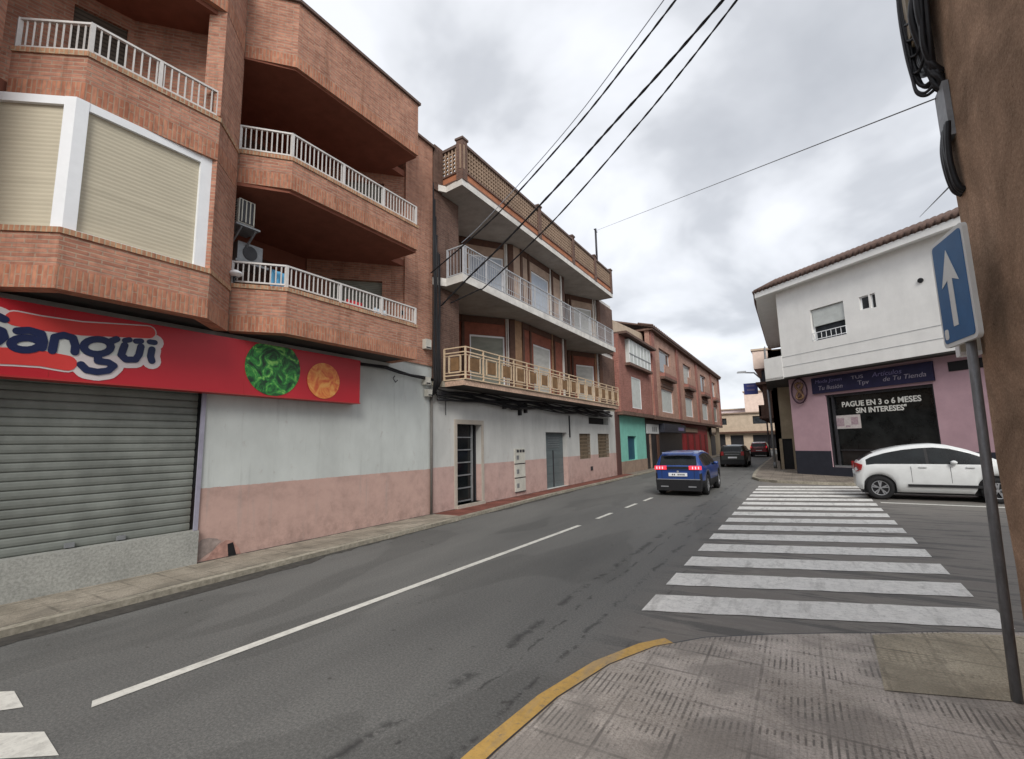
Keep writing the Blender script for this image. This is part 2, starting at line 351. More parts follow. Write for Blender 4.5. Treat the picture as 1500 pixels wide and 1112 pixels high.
def brownwall():
    m, t, b = newmat('stained_brown_render')
    f = noise(t, 40, 8, .92); c = ramp(t, f, [(.36, (.27, .17, .112)), (.5, (.43, .29, .20)), (.62, (.60, .43, .31))])
    g = ramp(t, noise(t, 1.3, 6, .65, dist=.8), [(.35, (.6, .58, .55)), (.65, (1.25, 1.22, 1.2))]); c = mixc(t, c, g, 1.0, 'MULTIPLY')
    s = ramp(t, noise(t, 3.5, 3, .5, stretch=(3.2, .8, 1), dist=1.2), [(.64, (0, 0, 0)), (.70, (.35,)*3)])
    c = mixc(t, c, (.30, .22, .16), s)
    ch = ramp(t, noise(t, 14, 6, .8, dist=.5), [(.63, (0, 0, 0)), (.65, (.55,)*3)]); c = mixc(t, c, (.11, .07, .05), ch)
    c2 = ramp(t, noise(t, 9, 7, .85, stretch=(1, .5, 1), dist=.3), [(.64, (0, 0, 0)), (.66, (.5,)*3)]); c = mixc(t, c, (.52, .42, .32), c2)
    t.links.new(c, b.inputs['Base Color']); b.inputs['Roughness'].default_value = .9; b.inputs['Specular IOR Level'].default_value = .15
    bump(t, b, f, .8, .015); return m
M['brown_wall'] = brownwall()

# lettuce and tomato pictures printed on the shop sign
def leafy():
    m, t, b = newmat('printed_lettuce')
    f = noise(t, 3.6, 5, .62, dist=2.2); c = ramp(t, f, [(.33, (.004, .015, .008)), (.46, (.01, .09, .02)), (.55, (.03, .26, .04)), (.66, (.25, .55, .12))])
    t.links.new(c, b.inputs['Base Color']); b.inputs['Roughness'].default_value = .5; return m
M['lettuce'] = leafy()
def tomato():
    m, t, b = newmat('printed_tomato')
    f = noise(t, 5, 4, .6, dist=1.2); c = ramp(t, f, [(.36, (.60, .09, .03)), (.5, (.72, .22, .05)), (.64, (.78, .38, .10))])
    t.links.new(c, b.inputs['Base Color']); b.inputs['Roughness'].default_value = .5; return m
M['tomato'] = tomato()

# ---------------------------------------------------------------- mesh helpers
class MB:
    def __init__(s): s.v = []; s.f = []; s.m = []; s.mats = []; s.smooth = []
    def mi(s, mat):
        if isinstance(mat, str): mat = M[mat]
        if mat not in s.mats: s.mats.append(mat)
        return s.mats.index(mat)
    def face(s, pts, mat, sm=False):
        i = len(s.v); s.v += [tuple(p) for p in pts]; s.f.append(tuple(range(i, i+len(pts)))); s.m.append(s.mi(mat)); s.smooth.append(sm)
    def geo(s, vs, fs, mat, sm=False):
        i = len(s.v); s.v += [tuple(p) for p in vs]; q = s.mi(mat)
        for f in fs: s.f.append(tuple(i+a for a in f)); s.m.append(q); s.smooth.append(sm)
    def box(s, x0, x1, y0, y1, z0, z1, mat):
        vs = [(x, y, z) for z in (z0, z1) for y in (y0, y1) for x in (x0, x1)]
        s.geo(vs, [(0, 2, 3, 1), (4, 5, 7, 6), (0, 1, 5, 4), (2, 6, 7, 3), (0, 4, 6, 2), (1, 3, 7, 5)], mat)
    def obox(s, p0, p1, off0, off1, z0, z1, mat):
        """box along the 2-D segment p0-p1, from off0 to off1 along its front normal"""
        p0 = Vector(p0).to_2d() if len(p0) > 2 else Vector(p0); p1 = Vector(p1).to_2d() if len(p1) > 2 else Vector(p1)
        d = (p1-p0).normalized(); n = Vector((d.y, -d.x))
        q = [p0+n*off0, p0+n*off1, p1+n*off1, p1+n*off0]
        s.prism(q, z0, z1, mat)
    def prism(s, poly, z0, z1, mat, top=None, bottom=None):
        n = len(poly); a = sum(poly[i][0]*poly[(i+1) % n][1]-poly[(i+1) % n][0]*poly[i][1] for i in range(n))
        if a < 0: poly = list(poly)[::-1]
        vs = [(p[0], p[1], z0) for p in poly]+[(p[0], p[1], z1) for p in poly]
        s.geo(vs, [(i, (i+1) % n, n+(i+1) % n, n+i) for i in range(n)], mat)
        s.geo([(p[0], p[1], z1) for p in poly], [tuple(range(n))], top or mat)
        s.geo([(p[0], p[1], z0) for p in poly], [tuple(range(n))[::-1]], bottom or mat)
    def tube(s, pts, r, mat, n=6, cap=True, r2=None):
        pts = [Vector(p) for p in pts]; rings = []
        ref = None
        for i, p in enumerate(pts):
            d = (pts[min(i+1, len(pts)-1)]-pts[max(i-1, 0)]).normalized()
            if ref is None: ref = Vector((0, 0, 1)) if abs(d.z) < .9 else Vector((1, 0, 0))
            a = d.cross(ref).normalized(); b = a.cross(d).normalized(); ref = b
            rr = r if r2 is None else r+(r2-r)*i/(len(pts)-1)
            rings.append([p+a*(rr*math.cos(2*math.pi*k/n))+b*(rr*math.sin(2*math.pi*k/n)) for k in range(n)])
        vs = [q for g in rings for q in g]; fs = []
        for i in range(len(pts)-1):
            for k in range(n): fs.append((i*n+k, (i+1)*n+k, (i+1)*n+(k+1) % n, i*n+(k+1) % n))
        if cap: fs.append(tuple(range(n))); fs.append(tuple(range((len(pts)-1)*n, len(pts)*n))[::-1])
        s.geo(vs, fs, mat, n > 5)
    def bar(s, a, b, w, h, mat):
        """rectangular bar from a to b, width w (horizontal) and height h"""
        a = Vector(a); b = Vector(b); d = (b-a).normalized()
        upv = Vector((0, 0, 1)) if abs(d.z) < .95 else Vector((0, 1, 0))
        x = d.cross(upv).normalized()*(w/2); y = x.normalized().cross(d).normalized()*(h/2)
        vs = [a-x-y, a+x-y, a+x+y, a-x+y, b-x-y, b+x-y, b+x+y, b-x+y]
        s.geo(vs, [(0, 1, 2, 3)[::-1], (4, 5, 6, 7), (0, 1, 5, 4), (1, 2, 6, 5), (2, 3, 7, 6), (3, 0, 4, 7)], mat)
    def wall(s, p0, p1, z0, z1, holes, thick, mat, reveal=None, back=True):
        """wall on segment p0->p1 (front normal to the right of travel) with rectangular holes (s0,s1,za,zb)"""
        p0 = Vector(p0); p1 = Vector(p1); L = (p1-p0).length; d = (p1-p0)/L; n = Vector((d.y, -d.x)); reveal = reveal or mat
        ss = sorted({0, L, *[h[0] for h in holes], *[h[1] for h in holes]}); zs = sorted({z0, z1, *[h[2] for h in holes], *[h[3] for h in holes]})
        P = lambda u, z, o=0: (p0.x+d.x*u-n.x*o, p0.y+d.y*u-n.y*o, z)
        for i in range(len(ss)-1):
            for j in range(len(zs)-1):
                a, b, c, e = ss[i], ss[i+1], zs[j], zs[j+1]
                if any(h[0] <= (a+b)/2 <= h[1] and h[2] <= (c+e)/2 <= h[3] for h in holes): continue
                s.face([P(a, c), P(b, c), P(b, e), P(a, e)], mat)
                if back: s.face([P(a, c, thick), P(a, e, thick), P(b, e, thick), P(b, c, thick)], mat)
        for a, b, c, e in holes:
            s.face([P(a, c), P(a, e), P(a, e, thick), P(a, c, thick)], reveal); s.face([P(b, c), P(b, c, thick), P(b, e, thick), P(b, e)], reveal)
            s.face([P(a, e), P(b, e), P(b, e, thick), P(a, e, thick)], reveal); s.face([P(a, c), P(a, c, thick), P(b, c, thick), P(b, c)], reveal)
        s.face([P(0, z1), P(L, z1), P(L, z1, thick), P(0, z1, thick)], mat); s.face([P(0, z0), P(0, z0, thick), P(L, z0, thick), P(L, z0)], mat)
        s.face([P(0, z0), P(0, z1), P(0, z1, thick), P(0, z0, thick)], mat); s.face([P(L, z0), P(L, z0, thick), P(L, z1, thick), P(L, z1)], mat)
    def path(s, pts, t, z0, z1, mat, out=0):
        """continuous wall along a polyline: outer face shifted out by `out`, thickness t inwards (to the left of travel)"""
        a = offs(pts, out); b = offs(pts, out-t); n = len(pts)
        for i in range(n-1):
            s.face([(*a[i], z0), (*a[i+1], z0), (*a[i+1], z1), (*a[i], z1)], mat)
            s.face([(*b[i], z0), (*b[i], z1), (*b[i+1], z1), (*b[i+1], z0)], mat)
            s.face([(*a[i], z1), (*a[i+1], z1), (*b[i+1], z1), (*b[i], z1)], mat)
            s.face([(*a[i], z0), (*b[i], z0), (*b[i+1], z0), (*a[i+1], z0)], mat)
        s.face([(*a[0], z0), (*a[0], z1), (*b[0], z1), (*b[0], z0)], mat)
        s.face([(*a[-1], z0), (*b[-1], z0), (*b[-1], z1), (*a[-1], z1)], mat)
    def disc(s, c, u, v, r, th, mat, n=28, sm=False, ru=1, rv=1):
        c = Vector(c); u = Vector(u); v = Vector(v); w_ = u.cross(v)
        a = [c+u*(r*ru*math.cos(2*math.pi*k/n))+v*(r*rv*math.sin(2*math.pi*k/n)) for k in range(n)]
        b = [p+w_*th for p in a]
        s.geo(a+b, [tuple(range(n))[::-1], tuple(range(n, 2*n))]+[(k, (k+1) % n, n+(k+1) % n, n+k) for k in range(n)], mat, sm)
    def build(s, name, parent=None, origin=None):
        me = bpy.data.meshes.new(name)
        o_ = Vector(origin) if origin else Vector((0, 0, 0))
        me.from_pydata([tuple(Vector(p)-o_) for p in s.v], [], s.f)
        for mt in s.mats: me.materials.append(mt)
        me.polygons.foreach_set('material_index', s.m); me.polygons.foreach_set('use_smooth', s.smooth)
        me.update()
        uv = me.uv_layers.new(name='UVMap')
        V = me.vertices
        for p in me.polygons:
            n = p.normal
            if abs(n.z) > .7:
                for li in p.loop_indices:
                    co = V[me.loops[li].vertex_index].co+o_; uv.data[li].uv = (co.x, co.y)
            else:
                t = Vector((-n.y, n.x)).normalized()
                for li in p.loop_indices:
                    co = V[me.loops[li].vertex_index].co+o_; uv.data[li].uv = (co.x*t.x+co.y*t.y, co.z)
        o = bpy.data.objects.new(name, me); C.objects.link(o); o.location = o_
        if parent is not None:
            o.parent = parent
            o.location = o_ - world_loc(parent)
        return o
def world_loc(o):
    l = Vector(o.location)
    while o.parent is not None: o = o.parent; l += Vector(o.location)
    return l
def offs(pts, d):
    pts = [Vector(p) for p in pts]; n = len(pts); r = []
    for i, p in enumerate(pts):
        ns = []
        if i > 0: e_ = (p-pts[i-1]).normalized(); ns.append(Vector((e_.y, -e_.x)))
        if i < n-1: e_ = (pts[i+1]-p).normalized(); ns.append(Vector((e_.y, -e_.x)))
        m = sum(ns, Vector((0, 0))).normalized(); r.append(p+m*(d/max(.3, m.dot(ns[0]))))
    return [(p.x, p.y) for p in r]
def tag(o, label=None, cat=None, group=None, kind=None):
    if label: o['label'] = label
    if cat: o['category'] = cat
    if group: o['group'] = group
    if kind: o['kind'] = kind
    return o
def thing(name, label, cat, loc=(0, 0, 0), group=None):
    o = bpy.data.objects.new(name, None); C.objects.link(o); o.location = loc; o.empty_display_size = .3
    return tag(o, label, cat, group)
def struct(name, mb): return tag(mb.build(name), kind='structure')
def copy_tree(o, parent=None):
    c = o.copy(); C.objects.link(c); c.parent = parent
    for ch in list(o.children): copy_tree(ch, c)
    return c
def catenary(a, b, sag, n=16):
    a = Vector(a); b = Vector(b)
    return [a.lerp(b, i/n)-Vector((0, 0, sag*4*(i/n)*(1-i/n))) for i in range(n+1)]
def text(body, parent, name, origin, udir, size, mat, width=None, vdir=(0, 0, 1), depth=.006, shear=0, bold=0):
    cu = bpy.data.curves.new(name, 'FONT'); cu.body = body; cu.size = size; cu.extrude = depth/2; cu.shear = shear; cu.offset = bold; cu.resolution_u = 3
    t_ = bpy.data.objects.new(name, cu); C.objects.link(t_)
    dg = bpy.context.evaluated_depsgraph_get(); me = bpy.data.meshes.new_from_object(t_.evaluated_get(dg))
    bpy.data.objects.remove(t_)
    me.materials.clear(); me.materials.append(M[mat])
    xs = [v.co.x for v in me.vertices]; wd = max(xs)-min(xs); f = width/wd if width else 1
    u = Vector(udir).normalized(); v = Vector(vdir).normalized(); n = u.cross(v)
    x0 = min(xs)
    for p in me.vertices:
        c = p.co; q = u*((c.x-x0)*f)+v*c.y+n*c.z; p.co = q
    o = bpy.data.objects.new(name, me); C.objects.link(o)
    o.location = Vector(origin)
    if parent is not None: o.parent = parent; o.location = Vector(origin)-world_loc(parent)
    return o
def railing(mb, pts, z0, z1, mat, step=.088, r=.0085, posts=True, rail=.022):
    for i in range(len(pts)-1):
        a = Vector(pts[i]); b = Vector(pts[i+1]); L = (b-a).length; n = max(1, round(L/step))
        mb.bar((*a, z1), (*b, z1), rail*2, rail*1.3, mat); mb.bar((*a, z0+.04), (*b, z0+.04), rail*1.4, rail*1.2, mat)
        for k in range(1, n):
            p = a.lerp(b, k/n); mb.bar((p.x, p.y, z0+.04), (p.x, p.y, z1), r*2, r*2, mat)
    if posts:
        for p in pts: mb.bar((*p, z0-.02), (*p, z1+.012), .05, .05, mat)

# ---------------------------------------------------------------- ground, road, pavements
g = MB(); g.face([(-500, -300, -.03), (500, -300, -.03), (500, 700, -.03), (-500, 700, -.03)], 'asphalt'); struct('ground', g)
g = MB()
ys = [-12, 0, 10, 20, 40, 70, 130]; 
for a, b in zip(ys, ys[1:]): g.face([(-9, a, 0), (30, a, 0), (30, b, 0), (-9, b, 0)], 'asphalt')
struct('road', g)

# left pavement
kl = [(-6.85, -6), (-6.9, 1.5), (-7.02, 5.0), (-7.08, 8.2), (-7.22, 11.5), (-7.4, 15), (-7.4, 25), (-7.35, 40), (-7.3, 75)]
def slab(mb, pts, xin, z, mat, y0=None, y1=None):
    for (xa, ya), (xb, yb) in zip(pts, pts[1:]):
        mb.face([(xin, ya, z), (xa, ya, z), (xb, yb, z), (xin, yb, z)], mat)
PZ = .07
cut = [p for p in kl if p[1] <= 8.2]+[(-7.12, 9.5)]
g = MB(); ki = [(x-.13, y) for x, y in cut]; slab(g, ki, -8.3, PZ, 'tile_left')
struct('pavement', g)
g = MB(); rest = [(-7.12, 9.5)]+[p for p in kl if 9.5 < p[1] <= 25]; slab(g, [(x-.13, y) for x, y in rest], -8.3, PZ, 'tile_red'); struct('pavement', g)
g = MB(); rest = [p for p in kl if p[1] >= 25]; slab(g, [(x-.13, y) for x, y in rest], -8.3, PZ, 'tile_far'); struct('pavement', g)
g = MB(); g.path([(x, y) for x, y in kl], .13, -.02, PZ+.004, 'concrete')
struct('kerb', g)
M['gut'] = plain('gutter_dirt', (.062, .058, .052), .9, .4, 9)
def along(pts, y):
    for (xa, ya), (xb, yb) in zip(pts, pts[1:]):
        if ya <= y <= yb: return xa+(xb-xa)*(y-ya)/(yb-ya)
    return pts[-1][0]
g = MB(); rr = random.Random(5); y = -5.5; w0 = .12
while y < 34:
    st_ = rr.uniform(.05, .16)*(1 if y < 12 else 3); w1_ = min(.30, max(.015, w0+rr.uniform(-.05, .05)))
    x0_, x1_ = along(kl, y), along(kl, y+st_)
    g.face([(x0_, y, .004), (x0_+w0, y, .004), (x1_+w1_, y+st_, .004), (x1_, y+st_, .004)], 'gut'); y += st_; w0 = w1_
y = -5.5; w0 = .02
while y < 34:       # dirt filled joint between kerb and slabs, and dirt along the foot of the walls
    st_ = rr.uniform(.06, .2)*(1 if y < 12 else 3); w1_ = rr.uniform(.008, .028); w2_ = rr.uniform(.02, .07)
    x0_, x1_ = along(kl, y)-.13, along(kl, y+st_)-.13
    g.face([(x0_-w0, y, PZ+.003), (x0_+.002, y, PZ+.003), (x1_+.002, y+st_, PZ+.003), (x1_-w1_, y+st_, PZ+.003)], 'gut'); w0 = w1_
    if y > 3.9: g.face([(-8.16, y, PZ+.003), (-8.15+w2_, y, PZ+.003), (-8.15+w2_*.8, y+st_, PZ+.003), (-8.16, y+st_, PZ+.003)], 'gut')
    y += st_
struct('gutter', g)

# near corner pavement (right)
nc = [(-1.74, -3), (-1.70, 1.5), (-1.66, 2.5), (-1.60, 3.2), (-1.45, 3.85), (-1.22, 4.35), (-.88, 4.75), (-.4, 5.08), (.1, 5.38), (.38, 5.53), (1.0, 5.9), (1.6, 6.2), (6, 7.2)]
def fan(mb, pts, far, z, mat):
    poly = [(x, y, z) for x, y in pts]+[(x, y, z) for x, y in far]; mb.face(poly, mat)
g = MB(); NZ = .03
ins = offs(nc[::1], 0)
fan(g, nc, [(6, -3)], NZ, 'tile_pave')
g.path(nc, .05, -.03, NZ+.003, 'concrete') if False else None
for a, b in zip(nc, nc[1:]): g.face([(*a, -.03), (*b, -.03), (*b, NZ), (*a, NZ)], 'concrete')
struct('pavement', g)
g = MB(); g.face([(.36, 4.38, NZ+.005), (1.45, 4.72, NZ+.005), (1.62, 6.1, NZ+.005), (1.0, 5.86, NZ+.005), (.41, 5.50, NZ+.005)], 'tile_yellow'); struct('pavement', g)
g = MB(); yl = [(-1.83, -3), (-1.80, 1.5), (-1.76, 2.5), (-1.70, 3.2), (-1.55, 3.87), (-1.33, 4.38), (-1.16, 4.6)]
a = offs(yl, 0); b_ = offs(yl, -.085) if False else offs(yl, .075); a = offs(yl, -.065)
for i in range(len(yl)-1): g.face([(*a[i], .006), (*b_[i], .006), (*b_[i+1], .006), (*a[i+1], .006)], 'yellow')
struct('road_marking', g)
g = MB(); gi = offs(nc, -.015)
for i in range(len(nc)-1): g.face([(*gi[i], NZ+.002), (*nc[i], NZ+.002), (*nc[i+1], NZ+.002), (*gi[i+1], NZ+.002)], 'dark_metal')
go = offs(nc[:7], .10)
for i in range(6): g.face([(*nc[i], .003), (*go[i], .003), (*go[i+1], .003), (*nc[i+1], .003)], 'concrete')
struct('kerb', g)

# far corner pavement
fc = [(9.0, 19.9), (4.0, 21.2), (1.8, 21.55), (.2, 21.75), (-.9, 22.1), (-1.6, 22.8), (-1.95, 24), (-2.1, 27), (-2.2, 32), (-2.25, 45), (-2.3, 75)]
g = MB(); g.face([(x, y, .10) for x, y in fc[::-1]]+[(12, 20.0, .1), (12, 75, .10)][::1], 'tile_far')
g2 = MB()
for a, b in zip(fc, fc[1:]):
    g2.face([(*b, -.03), (*a, -.03), (*a, .105), (*b, .105)], 'concrete')
ki = offs(fc, 0); kj = offs(fc, .14)
for i in range(len(fc)-1): g2.face([(*ki[i], .105), (*kj[i], .105), (*kj[i+1], .105), (*ki[i+1], .105)], 'concrete')
struct('pavement', g); struct('kerb', g2)

# road markings
g = MB()
n_str = 15
for i in range(n_str):
    # left end, right end at stripe i (measured): the crossing runs up the side street's mouth
    y = 5.28+i*1.045
    wdt = .60
    sl = .345*(1-.2*i/n_str)
    xl, xr = -1.60+.01*i, (1.56 if i == 0 else 1.50)+.012*i
    rr = random.Random(i+11); m_ = 26; lo = []; hi = []
    for k in range(m_+1):
        x = xl+(xr-xl)*k/m_; y_ = y-.03+sl*(x-xl); lo.append((x, y_+rr.uniform(-.012, .012), .006)); hi.append((x+.02*k/m_, y_+wdt+rr.uniform(-.012, .012), .006))
    for k in range(m_): g.face([lo[k], lo[k+1], hi[k+1], hi[k]], 'paint_white')
struct('zebra_crossing', g)
g = MB(); g.face([(-4.575, 1.58, .006), (-4.465, 1.54, .006), (-4.20, 9.8, .006), (-4.30, 9.8, .006)], 'paint_line')
for a, b in ((10.8, 11.8), (12.85, 13.8), (14.5, 15.4), (17.2, 18.2), (20.0, 21)):
    x = -4.25+.02*(a-10)
    g.face([(x-.05, a, .006), (x+.05, a, .006), (x+.06, b, .006), (x-.04, b, .006)], 'paint_line')
for a, b in ((22.5, 24.5), (27, 29)): g.face([(-4.1, a, .006), (-4.0, a, .006), (-4.0, b, .006), (-4.1, b, .006)], 'paint_line')
g.face([(-6.1, .80, .006), (-5.7, .45, .006), (-4.91, 1.30, .006), (-5.30, 1.34, .006)], 'paint_line')
g.face([(-5.1, .81, .006), (-4.7, .72, .006), (-3.96, 1.23, .006), (-4.37, 1.27, .006)], 'paint_line')
struct('road_marking', g)
g = MB(); g.face([(1.75, 16.3, .006), (9, 16.0, .006), (9, 16.2, .006), (1.75, 16.5, .006)], 'paint_line'); struct('road_marking', g)

# ================================================================ brick block on the left (bay windows)
WX = -8.15
B1 = thing('apartment_building', 'red brick block nearest on the left, faceted bays with white railings above a shuttered shop', 'building', (WX, 4, 0))
ROOF = 10.1
mb = MB()
mb.wall((WX, 3.95), (WX, 9.45), 0, 3.9, [], .3, 'wall_b1')
mb.wall((WX, -4), (WX, 3.95), 2.72, 3.9, [], .3, 'wall_b1')
mb.box(-16, WX-.55, -4, 9.44, 0, 3.7, 'stucco_dark'); mb.box(-16, -10.0, -4, 9.44, 3.7, ROOF-.4, 'stucco_dark')
mb.build('wall', B1)
mb = MB()   # violet-white door jamb right of the shutter
mb.box(WX-.001, WX+.03, 3.88, 3.94, .57, 2.72, plain('lilac_jamb', (.30, .29, .36), .6)); mb.build('door_frame', B1)
mb = MB()
ms = plain('roller_shutter_steel', (.205, .22, .20), .5, .25, 1.5, metal=.1, dirt=.25, streak=True)
z = .57
while z < 2.72:      # real convex slats
    y0, y1 = -4, 3.88
    prof = [(0, 0), (.012, .014), (.018, .05), (.014, .09), (0, .108)]
    for (o0, h0), (o1, h1) in zip(prof, prof[1:]):
        mb.face([(WX-.12+o0, y0, z+h0), (WX-.12+o0, y1, z+h0), (WX-.12+o1, y1, z+h1), (WX-.12+o1, y0, z+h1)], ms)
    mb.face([(WX-.12, y0, z+.108), (WX-.12, y1, z+.108), (WX-.13, y1, z+.112), (WX-.13, y0, z+.112)], 'dark_metal'); z += .112
o = mb.build('roller_shutter', B1)
for yy in (1.6, 2.4, 2.95): mb = MB(); mb.box(WX-.10, WX-.07, yy, yy+.10, .58, .64, 'grey_metal'); mb.build('shutter_lock', o)
mb = MB(); mb.box(WX-.3, WX+.07, -4, 3.94, 0, .565, 'granite'); mb.box(WX-.2, WX-.13, -4, 3.94, .5, 2.9, 'black'); mb.build('plinth', B1)
mb = MB()  # hole and broken render low on the wall
hm = plain('exposed_red_mortar', (.40, .235, .195), .95, .35, 9)
def ppoly(mb, pts, off, mat, x=WX):
    q = [onx(px, py, x) for px, py in pts]
    mb.face([(x+off, p.y, p.z) for p in q][::1], mat)
ppoly(mb, [(289, 830), (296, 822), (305, 816), (312, 806), (322, 797), (331, 791), (341, 792), (350, 803), (354, 815), (345, 818), (330, 822), (310, 826)], .004, hm)
ppoly(mb, [(333, 797), (341, 794), (346, 814), (334, 818)], .008, 'black')
ppoly(mb, [(289, 796), (296, 790), (306, 788), (318, 789), (324, 793), (318, 798), (312, 806), (303, 812), (295, 818), (290, 822)], .004, plain('grey_cement_patch', (.27, .22, .20), .95, .35, 5))
mb.build('damaged_patch', B1)

Aout = [(-8.3, 1.0), (-8.10, 1.16), (-7.32, 1.80), (-7.30, 3.47), (-7.86, 4.06)]
Bout = [(-7.90, 4.08), (-7.33, 4.73), (-7.30, 7.95), (-8.1, 7.97)]
Cout = [(-8.1, -3.5), (-7.35, -3.0), (-7.35, .55), (-8.0, 1.1)]      # next bay, almost wholly out of frame
SOF = 3.74
mb = MB()
slabpoly = [(-8.6, -3.5)]+Cout[1:]+Aout[1:]+Bout[1:3]+[(-8.12, 7.96), (-8.12, 9.44), (-8.6, 9.44)]
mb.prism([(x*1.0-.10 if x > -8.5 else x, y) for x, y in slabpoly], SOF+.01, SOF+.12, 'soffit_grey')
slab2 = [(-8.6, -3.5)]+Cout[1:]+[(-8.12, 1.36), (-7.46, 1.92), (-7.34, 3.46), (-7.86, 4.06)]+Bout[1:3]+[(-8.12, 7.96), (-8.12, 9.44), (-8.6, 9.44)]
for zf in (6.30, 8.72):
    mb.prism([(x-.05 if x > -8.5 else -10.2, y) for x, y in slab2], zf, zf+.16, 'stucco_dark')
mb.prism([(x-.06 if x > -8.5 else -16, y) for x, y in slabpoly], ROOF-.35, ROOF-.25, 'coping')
mb.build('floor_slab', B1)
def parapet(pts, zb, zt, soldier=.27, cap=True, name='parapet', off=0.0):
    mb = MB()
    mb.path(pts, .2, zb, zb+soldier, 'brick_soldier', off+.004)
    mb.path(pts, .2, zb+soldier, zt-.07, 'brick', off)
    mb.path(pts, .2, zt-.07, zt, 'brick_cap', off+.02 if cap else off)
    return mb.build(name, B1)
# bay A lower parapet, then window, then upper parapet
A = Aout[1:]
A2 = [(-8.12, 1.36), (-7.42, 1.90), (-7.30, 3.47), (-7.86, 4.06)]
parapet(A, SOF-.02, 4.47); parapet(A2, 6.22, 6.93)
parapet(Bout, SOF, 4.55); parapet(Bout, 6.36, 6.97)
Cc = Cout; parapet(Cc, SOF-.02, 7.2)
mb = MB(); mb.path(A2, .22, 8.80, 9.1, 'brick_soldier', .004); mb.path(A2, .22, 9.1, ROOF, 'brick'); mb.path(Bout, .22, 8.76, 9.0, 'brick_soldier', .004); mb.path(Bout, .22, 9.0, ROOF, 'brick')
mb.path(Cc, .2, 8.76, ROOF, 'brick'); mb.build('roof_parapet', B1)
mb = MB(); mb.path(A, .30, ROOF, ROOF+.06, 'coping', .05); mb.path(Bout, .3, ROOF, ROOF+.06, 'coping', .05); mb.box(-8.5, -8.06, 7.95, 9.5, ROOF+.002, ROOF+.064, 'coping'); mb.build('roof_coping', B1)
# brick piers
mb = MB()
mb.path([A[-2], A[-1]], .25, 4.47, 6.22, 'brick', -.002); mb.build('pier', B1); mb = MB()      # right chamfer of bay A, lower
mb.path([A[-2], A[-1]], .25, 6.97, 8.80, 'brick', -.002); mb.build('pier', B1); mb = MB()
mb.box(-9.9, -7.92, 4.07, 4.10, SOF+.12, ROOF, 'brick'); mb.build('pier', B1); mb = MB()
mb.box(-9.3, -8.12, 8.40, 9.44, 3.86, ROOF+.0, 'brick'); mb.build('pier', B1); mb = MB()        # pier by the next building
mb.path([(-7.34, .58), (-8.10, 1.27)], .2, 6.22, ROOF, 'brick', -.003)
mb.build('pier', B1)
# recess back walls with openings
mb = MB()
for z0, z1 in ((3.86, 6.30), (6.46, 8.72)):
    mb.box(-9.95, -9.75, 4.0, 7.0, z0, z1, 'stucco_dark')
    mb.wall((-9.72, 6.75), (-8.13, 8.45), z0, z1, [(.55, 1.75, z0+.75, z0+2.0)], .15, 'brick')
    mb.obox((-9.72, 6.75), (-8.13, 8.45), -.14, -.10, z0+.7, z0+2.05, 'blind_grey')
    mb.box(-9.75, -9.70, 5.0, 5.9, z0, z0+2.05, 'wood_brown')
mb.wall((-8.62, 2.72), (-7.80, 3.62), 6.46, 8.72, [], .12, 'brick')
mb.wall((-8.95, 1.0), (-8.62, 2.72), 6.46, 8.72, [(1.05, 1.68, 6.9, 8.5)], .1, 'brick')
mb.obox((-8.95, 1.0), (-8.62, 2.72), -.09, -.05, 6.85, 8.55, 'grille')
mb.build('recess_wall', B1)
mb = MB(); mb.disc((-8.04, 8.22, 5.02), (0, 1, 0), (0, 0, 1), .06, .02, 'black', 12)
mb.build('vent', B1)
# bay window with white frames and beige blinds
zs0, zs1 = 4.47, 6.22
wb = MB(); pts = A[:3]
q = offs(A, -.05)
segs = [(q[0], q[1]), (q[1], q[2])]
wr = MB()
for (a, b), l0, l1 in zip(segs, (.05, .13), (.13, .18)):
    a = Vector(a); b = Vector(b); d = (b-a).normalized(); L = (b-a).length
    wb.obox(a, a+d*l0, -.08, 0, zs0, zs1, 'white_frame'); wb.obox(b-d*l1, b, -.08, 0, zs0, zs1, 'white_frame')
    wb.obox(a+d*l0, b-d*l1, -.08, -.006, zs1-.11, zs1, 'white_frame')
    wb.obox(a+d*l0, b-d*l1, -.08, -.002, zs0, zs0+.03, 'white_frame')
    aa = a+d*l0; bb = b-d*l1; n = Vector((d.y, -d.x)); zz = zs0+.03
    p = lambda t_, o_, z_: (t_.x+n.x*o_, t_.y+n.y*o_, z_)
    rr = random.Random(3); oo = -.052
    while zz < zs1-.12:       # wide slats that do not hang perfectly flat
        h = min(rr.choice((.11, .055, .165)), zs1-.11-zz); o2 = -.052+rr.uniform(-.0025, .0025)
        wr.face([p(aa, oo, zz), p(bb, oo, zz), p(bb, o2, zz+h), p(aa, o2, zz+h)], 'blind_beige'); zz += h; oo = o2
o = wb.build('window', B1); wr.build('roller_blind', o)
mb = MB(); mb.path([q[0], q[1], q[2]], .05, zs0+.01, zs1-.01, 'black', -.1); mb.build('blind_backing', o)
# railings
for pts, z0, z1 in ((A2, 6.95, 7.38), (Bout[:3], 4.57, 4.95), (Bout[:3], 6.99, 7.45)):
    mb = MB(); railing(mb, offs(pts, -.06), z0, z1, 'white_rail')
    p2 = offs(pts, -.06)
    a, b = Vector(p2[1]), Vector(p2[2])
    for t_ in ((.5,) if len(pts) == 4 else (.35, .68)): p = a.lerp(b, t_); mb.bar((*p, z0-.02), (*p, z1+.012), .045, .045, 'white_rail')
    mb.build('balcony_railing', B1)
mb = MB(); railing(mb, [(-7.4, -.5), (-7.4, .5)], 7.25, 7.7, 'white_rail'); mb.build('balcony_railing', B1)
mb = MB(); mb.tube([(-8.05, 4.0, 3.9), (-8.05, 4.0, 3.9)], .01, 'black'); 
